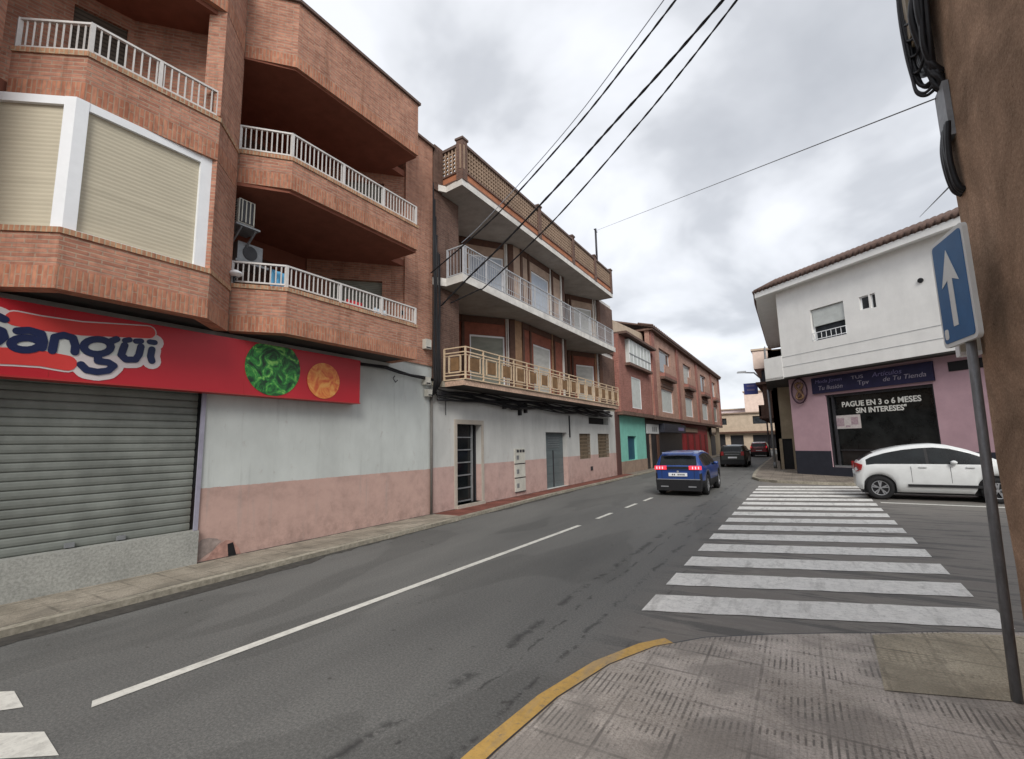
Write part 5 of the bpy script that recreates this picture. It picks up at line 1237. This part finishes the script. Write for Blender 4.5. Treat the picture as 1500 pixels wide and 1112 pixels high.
# ================================================================ cars
def interp(tab, x):
    xs = [a for a, b in tab]; ys = [b for a, b in tab]; return float(np.interp(x, xs, ys))
def make_car(name, label, L, Wc, H, paint_, top, belt, low, wr, axles, glass_u, pillars, ws_u, rw_u, tail, mirror=True, tumble=.24, plate_txt=None, group=None, arch_trim=False, dark_low=None):
    root = thing(name, label, 'car', (0, 0, 0), group)
    us = set(np.linspace(0, 1, 41)) | {.01, .02, .985, .995}
    for ax in axles:
        for k in range(-8, 9): us.add(min(1, max(0, ax+(wr*1.16/L)*math.sin(k/8*math.pi/2))))
    for a, b in list(glass_u)+list(pillars)+[ws_u, rw_u]: us |= {a, b}
    us = sorted(us); u2 = [us[0]]
    for u in us[1:]:
        if u-u2[-1] > .003: u2.append(u)
    us = u2
    def sect(u):
        x = u*L; w_ = Wc/2*(1-.10*max(0, (abs(u-.5)*2-.62)/.38)**2-.09*max(0, (abs(u-.5)*2-.9)/.1)**2)
        zt = interp(top, u)*H; zb = min(interp(belt, u)*H, zt-.015); zl = interp(low, u)*H
        for ax in axles:
            d = abs(x-ax*L)
            if d < wr*1.16: zl = max(zl, wr+math.sqrt((wr*1.16)**2-d*d))
        zl = min(zl, zb-.06)
        cab = max(0, (zt-zb)/(.42*H)); cab = min(1, cab)
        ins = w_*(1-tumble*cab)
        zs = zt-.045*H*min(1, cab*3)-.008
        g0 = zb+(zs-zb)*.03; g1 = zb+(zs-zb)*.94
        yg = lambda z_: w_*.975+(ins-w_*.975)*((z_-zb)/max(1e-4, zs-zb))
        return [(w_*.90, zl-.0), (w_*.965, zl+.02), (w_, zl+.35*(zb-zl)), (w_*1.0, zl+.72*(zb-zl)), (w_*.975, zb), (yg(g0), g0), (yg(g1), g1), (yg(zs), zs), (ins*.86, zt-.012), (ins*.45, zt+.0), (0, zt+.006)], zs-zb
    S_ = [sect(u) for u in us]
    parts = {}
    def pm(k): return parts.setdefault(k, MB())
    npts = len(S_[0][0])
    for i in range(len(us)-1):
        um = (us[i]+us[i+1])/2; (A_, ha), (B_, hb_) = S_[i], S_[i+1]; xa, xb = us[i]*L, us[i+1]*L
        for j in range(npts-1):
            key, mt = 'body', paint_
            if j == 5 and min(ha, hb_) > .10*H*.5 and any(a <= um <= b for a, b in glass_u):
                if any(a <= um <= b for a, b in pillars): mt = 'bumper'
                else: key, mt = ('side_window', sum(um > b for a, b in pillars)), 'glass_dark'
            elif j in (8, 9) and ws_u[0] <= um <= ws_u[1]: key, mt = 'windscreen', 'glass_dark'
            elif j in (7,) and ws_u[0]+.01 <= um <= ws_u[1] and False: pass
            elif j in (8, 9) and rw_u[0] <= um <= rw_u[1]: key, mt = 'rear_window', 'glass_dark'
            elif j <= (1 if dark_low and dark_low > 1 else 0) and dark_low: mt = 'bumper'
            elif dark_low and j == 1 and (um < .06 or um > .95): mt = 'bumper'
            elif dark_low and j == 2 and um < .03 and dark_low > 1: mt = 'bumper'
            for sgn in (1, -1):
                q = [(xa, sgn*A_[j][0], A_[j][1]), (xb, sgn*B_[j][0], B_[j][1]), (xb, sgn*B_[j+1][0], B_[j+1][1]), (xa, sgn*A_[j+1][0], A_[j+1][1])]
                if sgn < 0: q = q[::-1]
                pm((key[0], key[1], sgn) if isinstance(key, tuple) else key).face(q[::-1], mt, True)
    for i, sg in ((0, 1), (len(us)-1, -1)):
        A_ = S_[i][0]; x = us[i]*L
        for j in range(npts-1):
            q = [(x, A_[j][0], A_[j][1]), (x, A_[j+1][0], A_[j+1][1]), (x, -A_[j+1][0], A_[j+1][1]), (x, -A_[j][0], A_[j][1])]
            pm('body').face(q if sg > 0 else q[::-1], 'bumper' if (dark_low and j < 2) else paint_)
    pm('body').box(L*.03, L*.97, -Wc*.42, Wc*.42, wr*.55, wr*1.5, 'black')
    for ax in axles: pm('body').box(ax*L-wr*1.2, ax*L+wr*1.2, -Wc*.455, Wc*.455, wr*1.2, wr*2.15, 'black')
    for k, mb in parts.items():
        o = mb.build(k[0] if isinstance(k, tuple) else k, root)
        if k != 'x':
            bm_ = o.data; import bmesh
            b = bmesh.new(); b.from_mesh(bm_); bmesh.ops.remove_doubles(b, verts=b.verts, dist=.0008)
            if k == 'body' : bmesh.ops.recalc_face_normals(b, faces=b.faces)
            b.to_mesh(bm_); b.free()
    # wheels
    for ax in axles:
        for sgn in (1, -1):
            y = sgn*(Wc/2-.115); c = Vector((ax*L, y, wr)); mb = MB(); n = 28
            prof = [(-.10, .60), (-.10, .90), (-.07, 1), (.07, 1), (.10, .92), (.10, .66), (.075, .62)]
            vs = [(c.x+wr*r_*math.cos(2*math.pi*k/n), c.y+sgn*o_, c.z+wr*r_*math.sin(2*math.pi*k/n)) for o_, r_ in prof for k in range(n)]
            fs = [(j*n+k, j*n+(k+1) % n, (j+1)*n+(k+1) % n, (j+1)*n+k) for j in range(len(prof)-1) for k in range(n)]
            mb.geo(vs, fs, 'tyre', True); wh = mb.build('wheel', root)
            mb = MB(); mb.disc((c.x, c.y+sgn*.045, c.z), (1, 0, 0), (0, 0, 1), wr*.62, .01, 'black', n)
            for k in range(5):
                a = 2*math.pi*k/5+.3; u_ = Vector((math.cos(a), 0, math.sin(a))); t_ = Vector((-math.sin(a), 0, math.cos(a)))
                cc_ = c+Vector((0, sgn*.07, 0)); r1 = wr*.6
                for da in (-.16, .16):
                    e_ = cc_+(u_*math.cos(da)+t_*math.sin(da))*r1
                    mb.bar(cc_+u_*wr*.1, e_, wr*.10, .03, 'rim')
            rim_pts = [c+Vector((wr*.61*math.cos(2*math.pi*k/n), sgn*.075, wr*.61*math.sin(2*math.pi*k/n))) for k in range(n+1)]
            mb.tube(rim_pts, wr*.045, 'rim', 6, False); mb.disc((c.x, c.y+sgn*.08, c.z), (1, 0, 0), (0, 0, 1), wr*.12, .012, 'rim', 12)
            mb.build('rim', wh)
    if mirror:
        for sgn in (1, -1):
            xm = ws_u[0]*L-.02 if ws_u[0] > .5 else ws_u[0]*L
            xm = ws_u[0]*L+.02; zb = interp(belt, ws_u[1])*H+.06
            mb = MB(); n = 10; vs = []
            for j, rr in ((0, .35), (1, .9), (2, 1), (3, .85), (4, .5)):
                for k in range(n): vs.append((xm+(.09-.035*j)+.0, sgn*(Wc/2+.04)+.09*rr*math.cos(2*math.pi*k/n), zb+.02+.06*rr*math.sin(2*math.pi*k/n)))
            fs = [(j*n+k, j*n+(k+1) % n, (j+1)*n+(k+1) % n, (j+1)*n+k) for j in range(4) for k in range(n)]+[tuple(range(n)), tuple(range(4*n, 5*n))]
            mb.geo(vs, fs, paint_, True); mb.bar((xm+.02, sgn*(Wc/2-.06), zb-.03), (xm+.02, sgn*(Wc/2+.01), zb), .05, .03, 'bumper'); mb.build('mirror', root)
    tail(root, L, Wc, H)
    return root
def lamp_box(root, x, y0, y1, z0, z1, mat, name='tail_lamp', d=.02, slope=0, child=None):
    mb = MB(); mb.geo([(x, y0, z0), (x, y1, z0), (x+slope, y1, z1), (x+slope, y0, z1), (x-d, y0+.01, z0+.01), (x-d, y1-.01, z0+.01), (x+slope-d, y1-.01, z1-.01), (x+slope-d, y0+.01, z1-.01)], [(0, 1, 2, 3), (7, 6, 5, 4), (0, 4, 5, 1), (1, 5, 6, 2), (2, 6, 7, 3), (3, 7, 4, 0)], mat)
    return mb.build(name, root)

def tail_suv(root, L, Wc, H):
    hw = Wc/2*.86
    # black band with red claws, lit
    mb = MB(); mb.box(-.012, .02, -hw*.55, hw*.55, .60*H, .655*H, 'bumper'); mb.build('rear_trim', root)
    mb = MB(); mb.box(-.014, .02, -hw*.72, hw*.72, .575*H, .585*H, 'black'); mb.box(-.006, .02, -hw*.74, -hw*.725, .38*H, .58*H, 'black'); mb.box(-.006, .02, hw*.725, hw*.74, .38*H, .58*H, 'black'); mb.disc((-.012, 0, .545*H), (0, 1, 0), (0, 0, 1), .035, .01, 'rim', 12); mb.build('tailgate_seam', root)
    for s in (1, -1):
        a, b = (hw*.50, hw*1.06) if s > 0 else (-hw*1.06, -hw*.50)
        o = lamp_box(root, -.01, a, b, .585*H, .67*H, 'tail_on', d=.03, slope=.02)
        c = (hw*.82, hw*.98) if s > 0 else (-hw*.98, -hw*.82)
        for k in range(3):
            yy = s*hw*(.66+.13*k); mb = MB(); mb.box(-.05, -.035, min(yy, yy+s*.03), max(yy, yy+s*.03), .60*H, .655*H, 'tail_core'); mb.build('lamp_bar', o)
    mb = MB(); mb.box(-.03, .02, -.29, .29, .44*H, .515*H, 'white_frame'); o = mb.build('number_plate', root)
    mb = MB()
    for k in range(7):
        if k != 4: mb.box(-.033, -.03, -.21+k*.06, -.175+k*.06, .46*H, .495*H, 'black')
    mb.build('plate_characters', o)
    mb = MB(); mb.box(-.035, .02, -hw*.97, hw*.97, .365*H, .38*H, 'rim'); mb.build('bumper_strip', root)
    mb = MB(); mb.geo([(-.02, -hw, .12*H), (-.02, hw, .12*H), (-.045, hw*1.02, .36*H), (-.045, -hw*1.02, .36*H), (.1, -hw, .12*H), (.1, hw, .12*H), (.1, hw*1.05, .36*H), (.1, -hw*1.05, .36*H)], [(3, 2, 1, 0), (4, 5, 6, 7), (0, 1, 5, 4), (2, 3, 7, 6), (1, 2, 6, 5), (3, 0, 4, 7)], 'bumper')
    mb.build('rear_bumper', root)
    for s in (1, -1):
        mb = MB(); mb.box(-.05, -.02, s*hw*.62-.12, s*hw*.62+.12, .20*H, .225*H, 'rim'); mb.build('exhaust_trim', root)
    mb = MB(); mb.geo([(.18, -hw*.74, .955*H), (.18, hw*.74, .955*H), (-.06+.14, hw*.70, .935*H), (-.06+.14, -hw*.70, .935*H), (.20, -hw*.74, .975*H), (.20, hw*.74, .975*H), (.09, hw*.70, .952*H), (.09, -hw*.70, .952*H)], [(0, 1, 2, 3)[::-1], (4, 5, 6, 7), (2, 3, 7, 6), (0, 4, 7, 3), (1, 2, 6, 5)], 'car_blue'); mb.build('spoiler', root)
def tail_plain(root, L, Wc, H):
    hw = Wc/2*.86
    for s in (1, -1):
        a, b = (hw*.72, hw*.99) if s > 0 else (-hw*.99, -hw*.72); lamp_box(root, -.005, a, b, .52*H, .70*H, 'tail_off', d=.02, slope=.02)
    mb = MB(); mb.box(-.02, .02, -.26, .26, .40*H, .47*H, 'white_frame'); mb.build('number_plate', root)
    mb = MB(); mb.box(-.03, .02, -hw*.6, hw*.6, .56*H, .59*H, 'grey_metal'); mb.build('rear_trim', root)
    mb = MB(); mb.box(-.04, .05, -hw, hw, .14*H, .34*H, 'bumper'); mb.build('rear_bumper', root)
def tail_red(root, L, Wc, H):
    tail_plain(root, L, Wc, H)
    for s in (1, -1):
        a, b = (hw_ := Wc/2*.80, Wc/2*.88) if s > 0 else (-Wc/2*.88, -Wc/2*.80); lamp_box(root, -.03, a, b, .6*H, .72*H, 'tail_on', name='brake_lamp', d=.01)
def tail_white(root, L, Wc, H):
    hw = Wc/2
    for s in (1, -1):
        mb = MB(); y = s*hw*.86
        pts = [(-.012, y-s*.22, .52*H), (-.012, y-s*.22, .66*H), (.03, y, .655*H), (.16, y+s*.115, .63*H), (.12, y+s*.118, .53*H), (.02, y+s*.02, .50*H)]
        mb.face(pts if s > 0 else pts[::-1], 'tail_off'); mb.face([(a+.03, b*.97, c) for a, b, c in pts][::-1], 'tail_off')
        n = len(pts)
        for k in range(n): a, b = pts[k], pts[(k+1) % n]; mb.face([a, b, (b[0]+.03, b[1]*.97, b[2]), (a[0]+.03, a[1]*.97, a[2])], 'tail_off')
        mb.build('tail_lamp', root)
        mb = MB(); yy = s*(hw+.002); mb.box(.29*L, .68*L, min(yy, yy+s*.02), max(yy, yy+s*.02), .245*H, .29*H, 'bumper'); mb.build('side_moulding', root)
        for u in (.36, .60):
            mb = MB(); mb.box(u*L, u*L+.17, min(yy, yy+s*.025), max(yy, yy+s*.025), .585*H, .605*H, 'car_white'); mb.build('door_handle', root)
        mb = MB()
        for u in (.315, .52, .725): mb.box(u*L, u*L+.008, min(yy-s*.005, yy+s*.001), max(yy-s*.005, yy+s*.001), .32*H, .60*H, 'dark_metal')
        mb.build('door_gap', root)
    for s in (1, -1):
        mb = MB(); y = s*hw*.74; mb.geo([(L*.985, y-.14, .45*H), (L*.985, y+.12, .45*H), (L*.955, y+.10*s if s > 0 else y+.12, .56*H), (L*.955, y-.14, .56*H), (L*1.0, y-.14, .46*H), (L*1.0, y+.10, .46*H), (L*.97, y+.10, .55*H), (L*.97, y-.14, .55*H)], [(4, 5, 6, 7), (0, 1, 5, 4), (2, 3, 7, 6), (1, 2, 6, 5), (3, 0, 4, 7)], 'rim'); mb.build('headlight', root)
    mb = MB(); mb.box(-.02, .02, -.26, .26, .44*H, .51*H, 'white_frame'); mb.build('number_plate', root)

car = make_car('parked_car', 'white five door hatchback parked across the crossing beside the mauve shop', 4.02, 1.72, 1.56, 'car_white',
    [(0, .56), (.015, .66), (.05, .745), (.10, .825), (.18, .90), (.28, .96), (.37, .99), (.45, 1.0), (.53, .975), (.62, .90), (.71, .79), (.79, .68), (.88, .61), (.95, .53), (.985, .46), (1, .40)],
    [(0, .50), (.05, .61), (.12, .635), (.7, .63), (.8, .62), (.9, .57), (.96, .5), (1, .38)],
    [(0, .22), (.03, .17), (.1, .14), (.9, .14), (.97, .15), (1, .2)], .325, (.135, .735), [(.07, .715)], [(.40, .415)], (.53, .79), (.03, .12), tail_white)
car.location = (1.36, 18.05, .0); car.rotation_euler = (0, 0, R(-2))
car = make_car('car', 'blue sport utility car driving away with its red tail lamps lit', 3.95, 1.62, 1.44, 'car_blue',
    [(0, .64), (.015, .68), (.05, .86), (.075, .935), (.12, .965), (.25, .995), (.38, 1.0), (.47, .99), (.58, .95), (.72, .72), (.78, .675), (.93, .60), (.98, .50), (1, .42)],
    [(0, .60), (.04, .66), (.72, .62), (.9, .56), (1, .38)],
    [(0, .22), (.04, .18), (.9, .18), (1, .22)], .33, (.19, .80), [(.07, .70)], [(.20, .215), (.42, .44)], (.56, .72), (.015, .062), tail_suv, dark_low=2, tumble=.32)
car.location = (-3.47, 16.15, 0); car.rotation_euler = (0, 0, R(90))
car = make_car('car', 'dark boxy car driving away, second vehicle down the street', 3.7, 1.62, 1.42, 'car_dark',
    [(0, .66), (.01, .70), (.03, .90), (.06, .965), (.2, 1.0), (.5, .99), (.6, .95), (.75, .72), (.8, .68), (.95, .58), (1, .42)],
    [(0, .60), (.04, .66), (.75, .64), (1, .38)],
    [(0, .2), (.9, .18), (1, .2)], .30, (.17, .80), [(.06, .72)], [(.3, .32)], (.58, .75), (.01, .035), tail_plain, dark_low=1)
car.location = (-3.75, 33.5, 0); car.rotation_euler = (0, 0, R(90))
car = make_car('car', 'small red car, farthest vehicle down the street beyond the dark one', 3.7, 1.62, 1.45, 'car_red',
    [(0, .62), (.01, .68), (.06, .90), (.10, .96), (.25, 1.0), (.5, .99), (.62, .93), (.78, .68), (.95, .56), (1, .42)],
    [(0, .55), (.04, .62), (.75, .62), (1, .38)],
    [(0, .2), (.9, .18), (1, .2)], .29, (.17, .80), [(.06, .72)], [(.3, .32)], (.6, .78), (.01, .06), tail_red, dark_low=1)
car.location = (-3.45, 52.5, 0); car.rotation_euler = (0, 0, R(90))
for o in list(C.objects):
    if o.type == 'EMPTY' and not o.parent and 'category' not in o.keys(): print('untagged', o.name)
